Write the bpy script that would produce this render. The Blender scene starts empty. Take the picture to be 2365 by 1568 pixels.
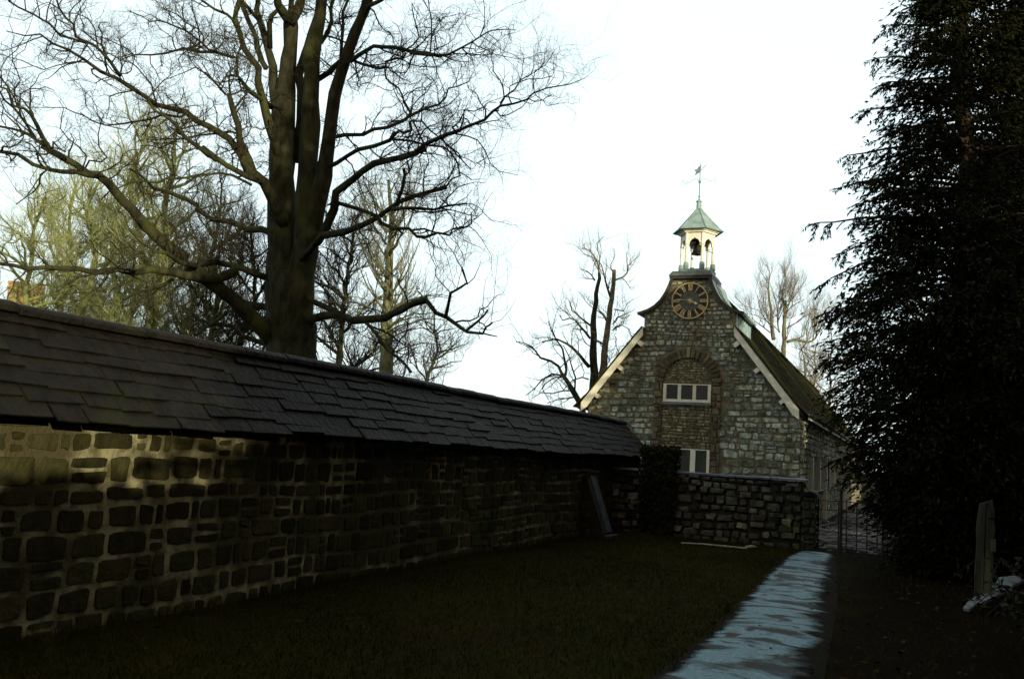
import bpy, math, random
from mathutils import Vector, Matrix

sc = bpy.context.scene
col = sc.collection
R_ = random.Random

# ---------------------------------------------------------------- camera
YAW, PITCH, ROLL, FPX = math.radians(23.492), math.radians(6.986), .06, 2100.0
PW, PH = 2365, 1568
EYE = Vector((0, 0, 1.6))
Fd = Vector((-math.sin(YAW) * math.cos(PITCH), math.cos(YAW) * math.cos(PITCH), math.sin(PITCH)))
R0 = Vector((math.cos(YAW), math.sin(YAW), 0))
U0 = R0.cross(Fd)
Rd = math.cos(ROLL) * R0 + math.sin(ROLL) * U0
Ud = -math.sin(ROLL) * R0 + math.cos(ROLL) * U0
cam = bpy.data.cameras.new('camera')
cam.sensor_width = 36
cam.lens = 36 * FPX / PW
cam.clip_start, cam.clip_end = .05, 3000
co = bpy.data.objects.new('camera', cam)
col.objects.link(co)
co.matrix_world = Matrix(((Rd.x, Ud.x, -Fd.x, EYE.x), (Rd.y, Ud.y, -Fd.y, EYE.y), (Rd.z, Ud.z, -Fd.z, EYE.z), (0, 0, 0, 1)))
sc.camera = co


def at(px, py, depth):
    """the point that lies depth metres out, in the direction measured in the photograph"""
    return EYE + (Fd + Rd * ((px - PW / 2) / FPX) - Ud * ((py - PH / 2) / FPX)) * depth


# ---------------------------------------------------------------- light
SUN_DIR = Vector((.80, -.60, math.tan(math.radians(8.0)))).normalized()
elev = math.asin(SUN_DIR.z)
w = bpy.data.worlds.new('World')
sc.world = w
w.use_nodes = True
nt = w.node_tree
sky = nt.nodes.new('ShaderNodeTexSky')
sky.sky_type = 'NISHITA'
sky.sun_disc = False
sky.sun_elevation = elev
sky.sun_rotation = math.atan2(SUN_DIR.x, SUN_DIR.y)
sky.air_density, sky.dust_density, sky.ozone_density = 1.0, 3.0, 1.0
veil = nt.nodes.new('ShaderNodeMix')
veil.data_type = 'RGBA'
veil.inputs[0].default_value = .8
# thin high cloud; north-west brightening added to light the gable, dimmed overhead and south
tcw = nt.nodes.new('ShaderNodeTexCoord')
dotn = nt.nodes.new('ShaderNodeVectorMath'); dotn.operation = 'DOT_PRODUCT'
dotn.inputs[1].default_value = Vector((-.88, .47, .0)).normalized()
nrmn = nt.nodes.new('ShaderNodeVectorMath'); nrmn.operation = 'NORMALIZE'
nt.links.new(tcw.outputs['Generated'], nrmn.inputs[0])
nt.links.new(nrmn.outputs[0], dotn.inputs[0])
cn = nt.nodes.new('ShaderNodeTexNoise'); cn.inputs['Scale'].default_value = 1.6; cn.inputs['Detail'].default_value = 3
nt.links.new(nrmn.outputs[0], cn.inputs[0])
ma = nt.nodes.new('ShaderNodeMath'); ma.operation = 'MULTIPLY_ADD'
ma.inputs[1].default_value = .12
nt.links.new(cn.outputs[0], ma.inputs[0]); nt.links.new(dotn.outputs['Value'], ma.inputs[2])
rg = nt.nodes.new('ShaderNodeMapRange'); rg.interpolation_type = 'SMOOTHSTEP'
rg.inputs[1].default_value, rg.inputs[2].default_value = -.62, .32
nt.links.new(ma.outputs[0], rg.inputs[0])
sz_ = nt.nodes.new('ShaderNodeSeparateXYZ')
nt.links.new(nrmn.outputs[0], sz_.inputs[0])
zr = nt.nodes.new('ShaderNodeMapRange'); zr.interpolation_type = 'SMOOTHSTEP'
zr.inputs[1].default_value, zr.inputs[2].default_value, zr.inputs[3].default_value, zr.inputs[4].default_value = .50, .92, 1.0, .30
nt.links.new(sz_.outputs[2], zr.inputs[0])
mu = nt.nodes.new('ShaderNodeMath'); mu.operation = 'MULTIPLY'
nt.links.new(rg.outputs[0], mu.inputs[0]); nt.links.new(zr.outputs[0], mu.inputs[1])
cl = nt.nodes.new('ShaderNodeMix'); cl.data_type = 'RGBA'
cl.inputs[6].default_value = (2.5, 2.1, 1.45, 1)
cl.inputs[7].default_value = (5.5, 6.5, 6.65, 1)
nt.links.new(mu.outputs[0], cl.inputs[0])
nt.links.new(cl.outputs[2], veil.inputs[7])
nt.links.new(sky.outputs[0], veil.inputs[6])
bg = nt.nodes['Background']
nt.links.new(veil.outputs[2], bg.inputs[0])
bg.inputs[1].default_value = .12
sun = bpy.data.lights.new('sun', 'SUN')
sun.energy = 3.0
sun.angle = math.radians(.5)
sun.color = (1, .88, .58)
so = bpy.data.objects.new('sun', sun)
col.objects.link(so)
so.rotation_euler = SUN_DIR.to_track_quat('Z', 'Y').to_euler()
sc.view_settings.view_transform = 'Standard'
sc.view_settings.look = 'None'
sc.view_settings.exposure = 0.85
sc.cycles.max_bounces = 5
sc.cycles.diffuse_bounces = 2
sc.cycles.glossy_bounces = 2
sc.cycles.transparent_max_bounces = 4


# ---------------------------------------------------------------- objects
def tag(o, label=None, cat=None, group=None, kind=None):
    if label: o['label'] = label
    if cat: o['category'] = cat
    if group: o['group'] = group
    if kind: o['kind'] = kind
    return o


def thing(name, label, cat, loc=(0, 0, 0), group=None):
    o = bpy.data.objects.new(name, None)
    o.empty_display_size = .2
    col.objects.link(o)
    o.location = loc
    return tag(o, label, cat, group)


def origin(o):
    v = Vector((0, 0, 0))
    while o is not None:
        v += Vector(o.location)
        o = o.parent
    return v


def copy_tree(o, parent=None):
    c = o.copy()
    col.objects.link(c)
    c.parent = parent
    for ch in list(o.children):
        copy_tree(ch, c)
    return c


class MB:
    """collects shapes and links them as one mesh object"""
    def __init__(self):
        self.v, self.f, self.m, self.c = [], [], [], []
        self.tone = (1, 1, 1, 1)

    def add(self, vs, fs, mi=0):
        n = len(self.v)
        self.v += [tuple(p) for p in vs]
        self.c += [self.tone] * len(vs)
        for f in fs:
            self.f.append(tuple(i + n for i in f))
            self.m.append(mi)

    def box(self, a, b, mi=0, rot=None, piv=None):
        (x0, y0, z0), (x1, y1, z1) = a, b
        vs = [Vector(p) for p in ((x0, y0, z0), (x1, y0, z0), (x1, y1, z0), (x0, y1, z0), (x0, y0, z1), (x1, y0, z1), (x1, y1, z1), (x0, y1, z1))]
        if rot is not None:
            pv = Vector(piv) if piv is not None else (Vector(a) + Vector(b)) / 2
            vs = [rot @ (p - pv) + pv for p in vs]
        self.add(vs, ((0, 3, 2, 1), (4, 5, 6, 7), (0, 1, 5, 4), (1, 2, 6, 5), (2, 3, 7, 6), (3, 0, 4, 7)), mi)

    def beam(self, p, q, wdt, hgt, up=(0, 0, 1), mi=0):
        p, q = Vector(p), Vector(q)
        t = (q - p).normalized()
        s = t.cross(Vector(up)).normalized() * wdt / 2
        u = s.cross(t).normalized() * hgt / 2
        vs = [e + s * a + u * b for e in (p, q) for a, b in ((-1, -1), (1, -1), (1, 1), (-1, 1))]
        self.add(vs, ((0, 1, 2, 3), (7, 6, 5, 4), (0, 4, 5, 1), (1, 5, 6, 2), (2, 6, 7, 3), (3, 7, 4, 0)), mi)

    def prism(self, poly, d, mi=0):
        """poly: list of 3-D points in one plane, pushed along vector d"""
        n = len(poly)
        d = Vector(d)
        vs = [Vector(p) for p in poly] + [Vector(p) + d for p in poly]
        self.add(vs, [tuple(range(n)), tuple(range(2 * n - 1, n - 1, -1))] + [(i, i + n, (i + 1) % n + n, (i + 1) % n) for i in range(n)], mi)

    def tube(self, pts, rad, n=6, mi=0, cap=True):
        pts = [Vector(p) for p in pts]
        k = len(pts)
        t = (pts[1] - pts[0]).normalized()
        s = t.orthogonal().normalized()
        vs = []
        for i, p in enumerate(pts):
            tn = (pts[min(i + 1, k - 1)] - pts[max(i - 1, 0)])
            if tn.length > 1e-9: t = tn.normalized()
            s = (s - t * s.dot(t))
            s = s.normalized() if s.length > 1e-6 else t.orthogonal().normalized()
            b = t.cross(s)
            r = rad[i] if isinstance(rad, (list, tuple)) else rad
            for j in range(n):
                a = 2 * math.pi * j / n
                vs.append(p + s * (r * math.cos(a)) + b * (r * math.sin(a)))
        fs = [(i * n + j, i * n + (j + 1) % n, (i + 1) * n + (j + 1) % n, (i + 1) * n + j) for i in range(k - 1) for j in range(n)]
        if cap:
            fs += [tuple(range(n - 1, -1, -1)), tuple(range((k - 1) * n, k * n))]
        self.add(vs, fs, mi)

    def lathe(self, prof, c, n=24, mi=0):
        c = Vector(c)
        vs = [c + Vector((r * math.cos(2 * math.pi * j / n), r * math.sin(2 * math.pi * j / n), z)) for r, z in prof for j in range(n)]
        fs = [(i * n + j, i * n + (j + 1) % n, (i + 1) * n + (j + 1) % n, (i + 1) * n + j) for i in range(len(prof) - 1) for j in range(n)]
        fs += [tuple(range(n - 1, -1, -1)), tuple(range((len(prof) - 1) * n, len(prof) * n))]
        self.add(vs, fs, mi)

    def build(self, name, mats, parent=None, smooth=False, bevel=0):
        me = bpy.data.meshes.new(name)
        off = origin(parent)
        me.from_pydata([(x - off.x, y - off.y, z - off.z) for x, y, z in self.v], [], self.f)
        mats = mats if isinstance(mats, (list, tuple)) else [mats]
        for m in mats: me.materials.append(m)
        if len(mats) > 1: me.polygons.foreach_set('material_index', self.m)
        if any(c != (1, 1, 1, 1) for c in self.c[::7] + self.c[-1:]):
            a = me.color_attributes.new('tone', 'FLOAT_COLOR', 'POINT')
            a.data.foreach_set('color', [q for c in self.c for q in c])
        if smooth: me.polygons.foreach_set('use_smooth', [True] * len(me.polygons))
        me.update()
        o = bpy.data.objects.new(name, me)
        col.objects.link(o)
        if parent is not None: o.parent = parent
        if bevel:
            b = o.modifiers.new('bevel', 'BEVEL')
            b.width, b.segments, b.limit_method = bevel, 2, 'ANGLE'
        return o


# ---------------------------------------------------------------- materials
def mat(name, c1, c2=None, rough=.85, scale=4, detail=6, bump=.0, bscale=None, metal=0, tone=False, c3=None, s3=.6, lo=.35, hi=.65, spec=.3, stretch=(1, 1, 1), t3=(.52, .66)):
    m = bpy.data.materials.new(name)
    m.use_nodes = True
    n, l = m.node_tree.nodes, m.node_tree.links
    p = n['Principled BSDF']
    p.inputs['Roughness'].default_value = rough
    p.inputs['Metallic'].default_value = metal
    p.inputs['Specular IOR Level'].default_value = spec
    tc = n.new('ShaderNodeTexCoord')
    mp = n.new('ShaderNodeMapping')
    mp.inputs['Scale'].default_value = stretch
    l.new(tc.outputs['Object'], mp.inputs[0])

    def noise(s, d=detail):
        q = n.new('ShaderNodeTexNoise')
        q.inputs['Scale'].default_value, q.inputs['Detail'].default_value = s, d
        l.new(mp.outputs[0], q.inputs[0])
        return q

    def mix(f, a, b, kind='MIX'):
        q = n.new('ShaderNodeMix')
        q.data_type, q.blend_type = 'RGBA', kind
        for sock, val in ((q.inputs[0], f), (q.inputs[6], a), (q.inputs[7], b)):
            if isinstance(val, (int, float)): sock.default_value = val
            elif isinstance(val, tuple): sock.default_value = val + (1,) if len(val) == 3 else val
            else: l.new(val, sock)
        return q.outputs[2]

    def ramp(src, a, b):
        q = n.new('ShaderNodeMapRange')
        q.inputs[1].default_value, q.inputs[2].default_value = a, b
        q.interpolation_type = 'SMOOTHSTEP'
        l.new(src, q.inputs[0])
        return q.outputs[0]

    c = c1
    if c2 is not None:
        c = mix(ramp(noise(scale).outputs[0], lo, hi), c1, c2)
    if c3 is not None:
        c = mix(ramp(noise(s3, 4).outputs[0], *t3), c, c3)
    if tone:
        a = n.new('ShaderNodeVertexColor')
        a.layer_name = 'tone'
        c = mix(1.0, c, a.outputs[0], 'MULTIPLY')
    if isinstance(c, tuple): p.inputs['Base Color'].default_value = c + (1,)
    else: l.new(c, p.inputs['Base Color'])
    if bump:
        b = n.new('ShaderNodeBump')
        b.inputs['Strength'].default_value = bump
        b.inputs['Distance'].default_value = .03
        l.new(noise(bscale or scale * 3, 8).outputs[0], b.inputs['Height'])
        l.new(b.outputs[0], p.inputs['Normal'])

    return m


M = {}
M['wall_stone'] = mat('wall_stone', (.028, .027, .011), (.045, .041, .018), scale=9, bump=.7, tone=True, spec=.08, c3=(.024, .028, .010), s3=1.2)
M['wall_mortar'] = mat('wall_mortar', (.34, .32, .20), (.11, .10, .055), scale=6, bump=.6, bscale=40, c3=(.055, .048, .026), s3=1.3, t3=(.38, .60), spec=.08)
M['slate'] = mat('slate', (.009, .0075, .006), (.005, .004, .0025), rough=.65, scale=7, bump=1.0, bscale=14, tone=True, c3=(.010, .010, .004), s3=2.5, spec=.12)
M['rubble'] = mat('rubble', (.38, .43, .38), (.18, .19, .135), scale=9, bump=.9, bscale=22, tone=True, c3=(.15, .135, .075), s3=1.6, lo=.38, hi=.62)
M['rubble_mortar'] = mat('rubble_mortar', (.20, .18, .12), (.12, .105, .065), scale=5, bump=.6, bscale=40)
M['dressed'] = mat('dressed', (.15, .125, .078), (.10, .082, .05), scale=7, bump=.5, bscale=30, tone=True)
M['field_stone'] = mat('field_stone', (.105, .10, .072), (.040, .034, .021), scale=6, bump=.8, bscale=20, tone=True, c3=(.05, .055, .025), s3=1.0)
M['field_gap'] = mat('field_gap', (.030, .025, .016), (.018, .015, .010), scale=8)
M['moss_roof'] = mat('moss_roof', (.020, .025, .004), (.030, .024, .006), rough=.95, spec=.01, scale=2.2, bump=.9, bscale=9, tone=True, c3=(.034, .026, .012), s3=1.1)
M['white_paint'] = mat('white_paint', (.80, .78, .64), (.68, .66, .53), rough=.55, scale=5, bump=.15)
M['cream_paint'] = mat('cream_paint', (.82, .81, .72), (.70, .68, .56), rough=.5, scale=6)
M['lead'] = mat('lead', (.26, .37, .37), (.18, .26, .26), rough=.45, scale=5, bump=.2, spec=.5)
M['dark_lead'] = mat('dark_lead', (.060, .055, .050), (.035, .030, .028), rough=.5, scale=8, bump=.3)
M['lead_sill'] = mat('lead_sill', (.20, .25, .31), (.14, .17, .20), rough=.5, scale=10)
M['verdigris'] = mat('verdigris', (.20, .27, .27), (.12, .16, .16), rough=.5, scale=8)
M['dial'] = mat('dial', (.10, .11, .10), (.07, .077, .07), rough=.6, scale=8)
M['dial_dark'] = mat('dial_dark', (.014, .014, .012), (.022, .022, .018), rough=.5, scale=8)
M['gold'] = mat('gold', (.74, .56, .24), (.58, .42, .17), rough=.35, scale=12, metal=.25, spec=.5)
M['pane'] = mat('pane', (.018, .019, .019), (.030, .031, .030), rough=.15, scale=3, spec=.25)
M['blind'] = mat('blind', (.050, .060, .044), (.038, .046, .036), rough=.4, scale=3, spec=.15)
M['came'] = mat('came', (.06, .06, .06), rough=.5)
M['bronze'] = mat('bronze', (.022, .018, .012), (.035, .030, .020), rough=.45, scale=8, metal=.6)
M['iron'] = mat('iron', (.014, .011, .009), (.026, .017, .011), rough=.6, scale=20)
M['bark'] = mat('bark', (.040, .041, .024), (.017, .017, .010), scale=7, bump=1.0, spec=.08, bscale=14, c3=(.055, .062, .022), s3=1.3, stretch=(1, 1, .35), t3=(.5, .68))
M['twig'] = mat('twig', (.045, .040, .026), (.026, .023, .014), scale=3, spec=.08)
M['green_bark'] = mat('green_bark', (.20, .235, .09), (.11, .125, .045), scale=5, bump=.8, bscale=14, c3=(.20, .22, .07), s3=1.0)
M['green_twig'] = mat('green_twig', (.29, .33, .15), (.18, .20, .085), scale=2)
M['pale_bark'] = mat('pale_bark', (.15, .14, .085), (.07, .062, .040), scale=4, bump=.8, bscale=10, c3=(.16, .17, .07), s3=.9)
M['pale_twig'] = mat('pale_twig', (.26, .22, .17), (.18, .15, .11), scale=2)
M['yew_leaf'] = mat('yew_leaf', (.010, .013, .005), (.016, .018, .006), rough=.9, scale=3, tone=True, spec=.03)
M['yew_bark'] = mat('yew_bark', (.040, .026, .018), (.022, .015, .010), scale=6, bump=.8)
M['ivy_leaf'] = mat('ivy_leaf', (.008, .010, .003), (.014, .016, .005), rough=.8, scale=5, tone=True, spec=.15)
M['grass'] = mat('grass', (.020, .021, .002), (.032, .026, .004), rough=.9, scale=1.2, tone=True, spec=.03)
M['brick'] = mat('brick', (.55, .34, .14), (.42, .27, .11), scale=5, bump=.6, c3=(.34, .26, .12), s3=2)
M['tile'] = mat('tile', (.16, .075, .045), (.09, .05, .035), scale=3, bump=.6)
M['grey_wood'] = mat('grey_wood', (.040, .038, .028), (.018, .016, .011), spec=.05, scale=8, bump=.9, bscale=16, stretch=(1, 1, .12), c3=(.10, .11, .05), s3=3)
M['frosty_wood'] = mat('frosty_wood', (.17, .20, .22), (.07, .075, .08), scale=9, bump=.6)
M['pale_cane'] = mat('pale_cane', (.42, .40, .33), (.25, .23, .18), scale=20)
M['cobble'] = mat('cobble', (.085, .085, .08), (.045, .044, .04), rough=.7, spec=.1, scale=9, bump=.8, bscale=10, tone=True)


# ---------------------------------------------------------------- stone laying
def lay_stone(mb, o, u, v, n, q, thick, rng, gap, jit, tone):
    """one rough stone on a wall face; q = (u0, v0, u1, v1)"""
    u0, v0, u1, v1 = q
    u0 += gap / 2; v0 += gap / 2; u1 -= gap / 2; v1 -= gap / 2
    W_, H_ = u1 - u0, v1 - v0
    if W_ < .02 or H_ < .02: return
    ju, jv = min(jit, W_ * .22), min(jit, H_ * .22)
    cs = [(a + rng.uniform(0, ju) * (1 if a == u0 else -1), b + rng.uniform(0, jv) * (1 if b == v0 else -1)) for a, b in ((u0, v0), (u1, v0), (u1, v1), (u0, v1))]
    out = []
    for i in range(4):
        a, b, c = cs[i - 1], cs[i], cs[(i + 1) % 4]
        k = rng.uniform(.05, .16)
        out.append((b[0] + (a[0] - b[0]) * k, b[1] + (a[1] - b[1]) * k))
        out.append((b[0] + (c[0] - b[0]) * k * .9, b[1] + (c[1] - b[1]) * k * .9))
        out.append(((b[0] + c[0]) / 2 + rng.uniform(-.3, .3) * ju, (b[1] + c[1]) / 2 + rng.uniform(-.3, .3) * jv))
    m = len(out)
    cu, cv = (u0 + u1) / 2, (v0 + v1) / 2
    th = thick * rng.uniform(.6, 1.2)
    tu, tv = rng.uniform(-.25, .25) * th, rng.uniform(-.25, .25) * th
    vs = []
    for sc_, h in ((1.0, -.01), (.985, .6), (.93, .95), (.6, 1.0)):
        for a, b in out:
            da, db = (a - cu) * sc_, (b - cv) * sc_
            hh = th * h + (tu * da / W_ * 2 + tv * db / H_ * 2 + rng.uniform(-.09, .09) * th if h > 0 else 0)
            vs.append(o + u * (cu + da) + v * (cv + db) + n * hh)
    vs.append(o + u * cu + v * cv + n * th * 1.02)
    fs = [(r * m + i, r * m + (i + 1) % m, (r + 1) * m + (i + 1) % m, (r + 1) * m + i) for r in range(3) for i in range(m)]
    fs += [(3 * m + i, 3 * m + (i + 1) % m, 4 * m) for i in range(m)]
    mb.tone = tone
    mb.add(vs, fs, 0)


def grey(rng, lo, hi, tint=.08):
    g = rng.uniform(lo, hi)
    return (g * (1 + rng.uniform(-tint, tint)), g, g * (1 + rng.uniform(-tint, tint)), 1)


def courses(mb, o, u, v, n, U, V, hr, wr, thick, rng, gap, jit, test=None, tones=(.6, 1.4), wave=.0):
    b = V[0]
    while b < V[1] - .03:
        h = rng.uniform(*hr)
        if b + h > V[1] - hr[0] * .5: h = V[1] - b
        a = U[0] + rng.uniform(-.5, 0) * wr[0]
        while a < U[1]:
            wd = rng.uniform(*wr) * (rng.choice((.6, 1, 1, 1.35)))
            if a + wd > U[1]: wd = U[1] - a + .001
            x0 = max(a, U[0])
            if wd > .03:
                dv = wave * math.sin(a * 1.7 + b * 3)
                parts = [(x0, b + dv, a + wd, b + h + dv)]
                if h > hr[0] * 1.25 and rng.random() < .22:
                    k = rng.uniform(.4, .6)
                    parts = [(x0, b + dv, a + wd, b + h * k + dv), (x0, b + h * k + dv, a + wd, b + h + dv)]
                for q in parts:
                    if test is None or test(q):
                        lay_stone(mb, o, u, v, n, q, thick, rng, gap, jit, grey(rng, *tones))
            a += wd
        b += h


# ---------------------------------------------------------------- ground
def ground_z(x, y):
    z = .018 * math.sin(x * .9 + 1) * math.cos(y * .55) + .01 * math.sin(x * 2.3 + y * 1.7)
    z *= max(0, min(1, (60 - abs(y - 15)) / 30))
    if y > 21: z -= min(.3, (y - 21) * .02)
    if x < -2.2: z += .04 * min(1, (-2.2 - x) / 3)
    return z


def sheet(name, xs, ys, m, dz=0, kind='structure', f=ground_z):
    mb = MB()
    vs = [(x, y, f(x, y) + dz) for y in ys for x in xs]
    k = len(xs)
    mb.add(vs, [(j * k + i, j * k + i + 1, (j + 1) * k + i + 1, (j + 1) * k + i) for j in range(len(ys) - 1) for i in range(k - 1)])
    o = mb.build(name, m, smooth=True)
    return tag(o, kind=kind)


def frange(a, b, s):
    k = max(1, round((b - a) / s))
    return [a + (b - a) * i / k for i in range(k + 1)]


def ground_mat():
    m = mat('lawn_soil', (.014, .016, .003), (.022, .019, .005), spec=.02, rough=.95, scale=3.5, bump=.8, bscale=30, c3=(.018, .013, .006), s3=.5)
    n, l = m.node_tree.nodes, m.node_tree.links
    p = n['Principled BSDF']
    src = p.inputs['Base Color'].links[0].from_socket
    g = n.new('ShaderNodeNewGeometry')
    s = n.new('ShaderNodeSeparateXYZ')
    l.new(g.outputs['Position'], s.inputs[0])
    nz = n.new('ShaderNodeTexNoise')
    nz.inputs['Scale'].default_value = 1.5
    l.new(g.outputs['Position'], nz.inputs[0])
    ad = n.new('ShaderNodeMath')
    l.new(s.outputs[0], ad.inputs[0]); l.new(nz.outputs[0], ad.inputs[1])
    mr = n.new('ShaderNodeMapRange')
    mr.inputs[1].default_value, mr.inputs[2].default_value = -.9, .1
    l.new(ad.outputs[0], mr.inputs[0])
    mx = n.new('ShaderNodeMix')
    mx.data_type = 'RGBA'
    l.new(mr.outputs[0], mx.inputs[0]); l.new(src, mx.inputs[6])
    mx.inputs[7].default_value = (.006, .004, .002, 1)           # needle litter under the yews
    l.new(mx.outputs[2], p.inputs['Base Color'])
    return m


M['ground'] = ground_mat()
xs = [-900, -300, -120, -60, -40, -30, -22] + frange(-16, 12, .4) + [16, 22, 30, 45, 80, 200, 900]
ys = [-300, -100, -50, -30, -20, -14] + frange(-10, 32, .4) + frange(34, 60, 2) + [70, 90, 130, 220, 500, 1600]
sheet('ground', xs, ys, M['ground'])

# the path: narrow, wet, worn by feet into slight ripples
PATH = [(-2.15, -4, 1.2), (-1.75, 0, 1.2), (-1.32, 4, 1.12), (-1.10, 7, 1.02), (-1.17, 10, .94), (-1.26, 12, .96), (-1.40, 15, .84), (-1.50, 17.6, .72), (-1.46, 18.6, .55)]


def path_at(y):
    for (x0, y0, w0), (x1, y1, w1) in zip(PATH, PATH[1:]):
        if y <= y1:
            t = max(0, (y - y0) / (y1 - y0))
            return x0 + (x1 - x0) * t, w0 + (w1 - w0) * t
    return PATH[-1][0], PATH[-1][2]


def path_mat():
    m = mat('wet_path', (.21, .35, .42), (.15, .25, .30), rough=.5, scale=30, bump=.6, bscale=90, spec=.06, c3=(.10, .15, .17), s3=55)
    n, l = m.node_tree.nodes, m.node_tree.links
    p = n['Principled BSDF']
    src = p.inputs['Base Color'].links[0].from_socket
    tc = n.new('ShaderNodeTexCoord')

    def nz(sx, sy, s, d, lo, hi):
        mp = n.new('ShaderNodeMapping'); mp.inputs['Scale'].default_value = (sx, sy, 1)
        mp.inputs['Rotation'].default_value = (0, 0, .06)
        l.new(tc.outputs['Object'], mp.inputs[0])
        t = n.new('ShaderNodeTexNoise'); t.inputs['Scale'].default_value, t.inputs['Detail'].default_value = s, d
        t.inputs['Distortion'].default_value = .6
        l.new(mp.outputs[0], t.inputs[0])
        r = n.new('ShaderNodeMapRange'); r.interpolation_type = 'SMOOTHSTEP'
        r.inputs[1].default_value, r.inputs[2].default_value = lo, hi
        l.new(t.outputs[0], r.inputs[0])
        return r.outputs[0]

    def mix(f, a, b):
        q = n.new('ShaderNodeMix'); q.data_type = 'RGBA'
        l.new(f, q.inputs[0]); l.new(a, q.inputs[6]); q.inputs[7].default_value = b
        return q.outputs[2]
    c = mix(nz(.75, 1.5, 2.0, 8, .47, .60), src, (.030, .034, .036, 1))     # darker bands lying across it
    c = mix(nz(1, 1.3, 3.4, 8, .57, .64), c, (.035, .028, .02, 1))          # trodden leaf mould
    # mud creeping in from the edges
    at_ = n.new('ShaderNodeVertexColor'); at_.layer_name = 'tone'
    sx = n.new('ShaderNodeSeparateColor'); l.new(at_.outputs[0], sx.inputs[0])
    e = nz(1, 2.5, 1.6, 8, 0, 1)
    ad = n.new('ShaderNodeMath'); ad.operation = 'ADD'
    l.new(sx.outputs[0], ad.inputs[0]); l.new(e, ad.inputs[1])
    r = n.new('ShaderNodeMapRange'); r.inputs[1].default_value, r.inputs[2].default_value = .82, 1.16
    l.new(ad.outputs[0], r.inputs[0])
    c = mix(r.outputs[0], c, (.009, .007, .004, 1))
    l.new(c, p.inputs['Base Color'])
    rr = n.new('ShaderNodeMapRange'); rr.inputs[3].default_value, rr.inputs[4].default_value = .50, .9
    l.new(r.outputs[0], rr.inputs[0]); l.new(rr.outputs[0], p.inputs['Roughness'])
    return m


mb = MB()
rng = R_(5)
py_ = frange(-4, 18.7, .12)
k = 15
vs = []
mb.c = []
for y in py_:
    cx, wd = path_at(y)
    ww = wd / 2 + .07
    for i in range(k):
        s = i / (k - 1) * 2 - 1
        x = cx + s * ww
        z = ground_z(x, y) + .03 * (1 - s * s) + .006 + .007 * math.sin(y * 4.3 + .8 * math.sin(y * 1.3) + x) + .002 * math.sin(y * 11 + x * 2)
        mb.v.append((x, y, z))
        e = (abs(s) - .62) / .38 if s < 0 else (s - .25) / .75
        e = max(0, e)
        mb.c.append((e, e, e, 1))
mb.f = [(j * k + i, j * k + i + 1, (j + 1) * k + i + 1, (j + 1) * k + i) for j in range(len(py_) - 1) for i in range(k - 1)]
mb.m = [0] * len(mb.f)
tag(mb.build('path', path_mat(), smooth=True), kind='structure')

# cobbled yard beyond the gate
mb = MB()
rng = R_(6)
mb.tone = (.5, .5, .5, 1)
ysx, ysy = frange(-2.4, 3.4, .6), frange(19.7, 60, .8)
kk = len(ysx)
mb.add([(x, y, ground_z(x, y) + .012) for y in ysy for x in ysx], [(j * kk + i, j * kk + i + 1, (j + 1) * kk + i + 1, (j + 1) * kk + i) for j in range(len(ysy) - 1) for i in range(kk - 1)])
y = 19.75
while y < 40:
    h = rng.uniform(.16, .26)
    x = -2.4
    while x < 2.6:
        wd = rng.uniform(.18, .36)
        z = ground_z(x, y)
        lay_stone(mb, Vector((0, 0, z + .014)), Vector((1, 0, 0)), Vector((0, 1, 0)), Vector((0, 0, 1)), (x, y, x + wd, y + h), .05, rng, .03, .03, grey(rng, .55, 1.5))
        x += wd
    y += h
tag(mb.build('courtyard', M['cobble']), kind='structure')

# ---------------------------------------------------------------- the long tile-capped wall
UX, UY, UZ = Vector((1, 0, 0)), Vector((0, 1, 0)), Vector((0, 0, 1))
WX = -5.86                                    # its face
bw = thing('boundary_wall', 'long dark rubble stone wall with pale mortar under a stone-tiled roof', 'wall', (WX - .34, 12, 0))
rng = R_(11)
mb = MB()
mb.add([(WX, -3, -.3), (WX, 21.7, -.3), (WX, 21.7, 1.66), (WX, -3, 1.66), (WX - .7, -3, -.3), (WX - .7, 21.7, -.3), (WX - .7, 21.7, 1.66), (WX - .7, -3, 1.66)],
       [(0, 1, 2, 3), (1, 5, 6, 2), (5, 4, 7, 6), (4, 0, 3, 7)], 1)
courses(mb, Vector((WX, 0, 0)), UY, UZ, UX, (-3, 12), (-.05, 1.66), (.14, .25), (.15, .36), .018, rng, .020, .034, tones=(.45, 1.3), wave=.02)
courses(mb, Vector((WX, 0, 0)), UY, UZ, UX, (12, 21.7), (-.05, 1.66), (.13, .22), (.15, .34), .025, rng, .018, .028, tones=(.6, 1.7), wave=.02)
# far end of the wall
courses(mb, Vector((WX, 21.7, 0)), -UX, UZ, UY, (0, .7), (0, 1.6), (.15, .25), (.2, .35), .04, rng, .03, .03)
mb.build('stonework', [M['wall_stone'], M['wall_mortar']], bw)
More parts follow.
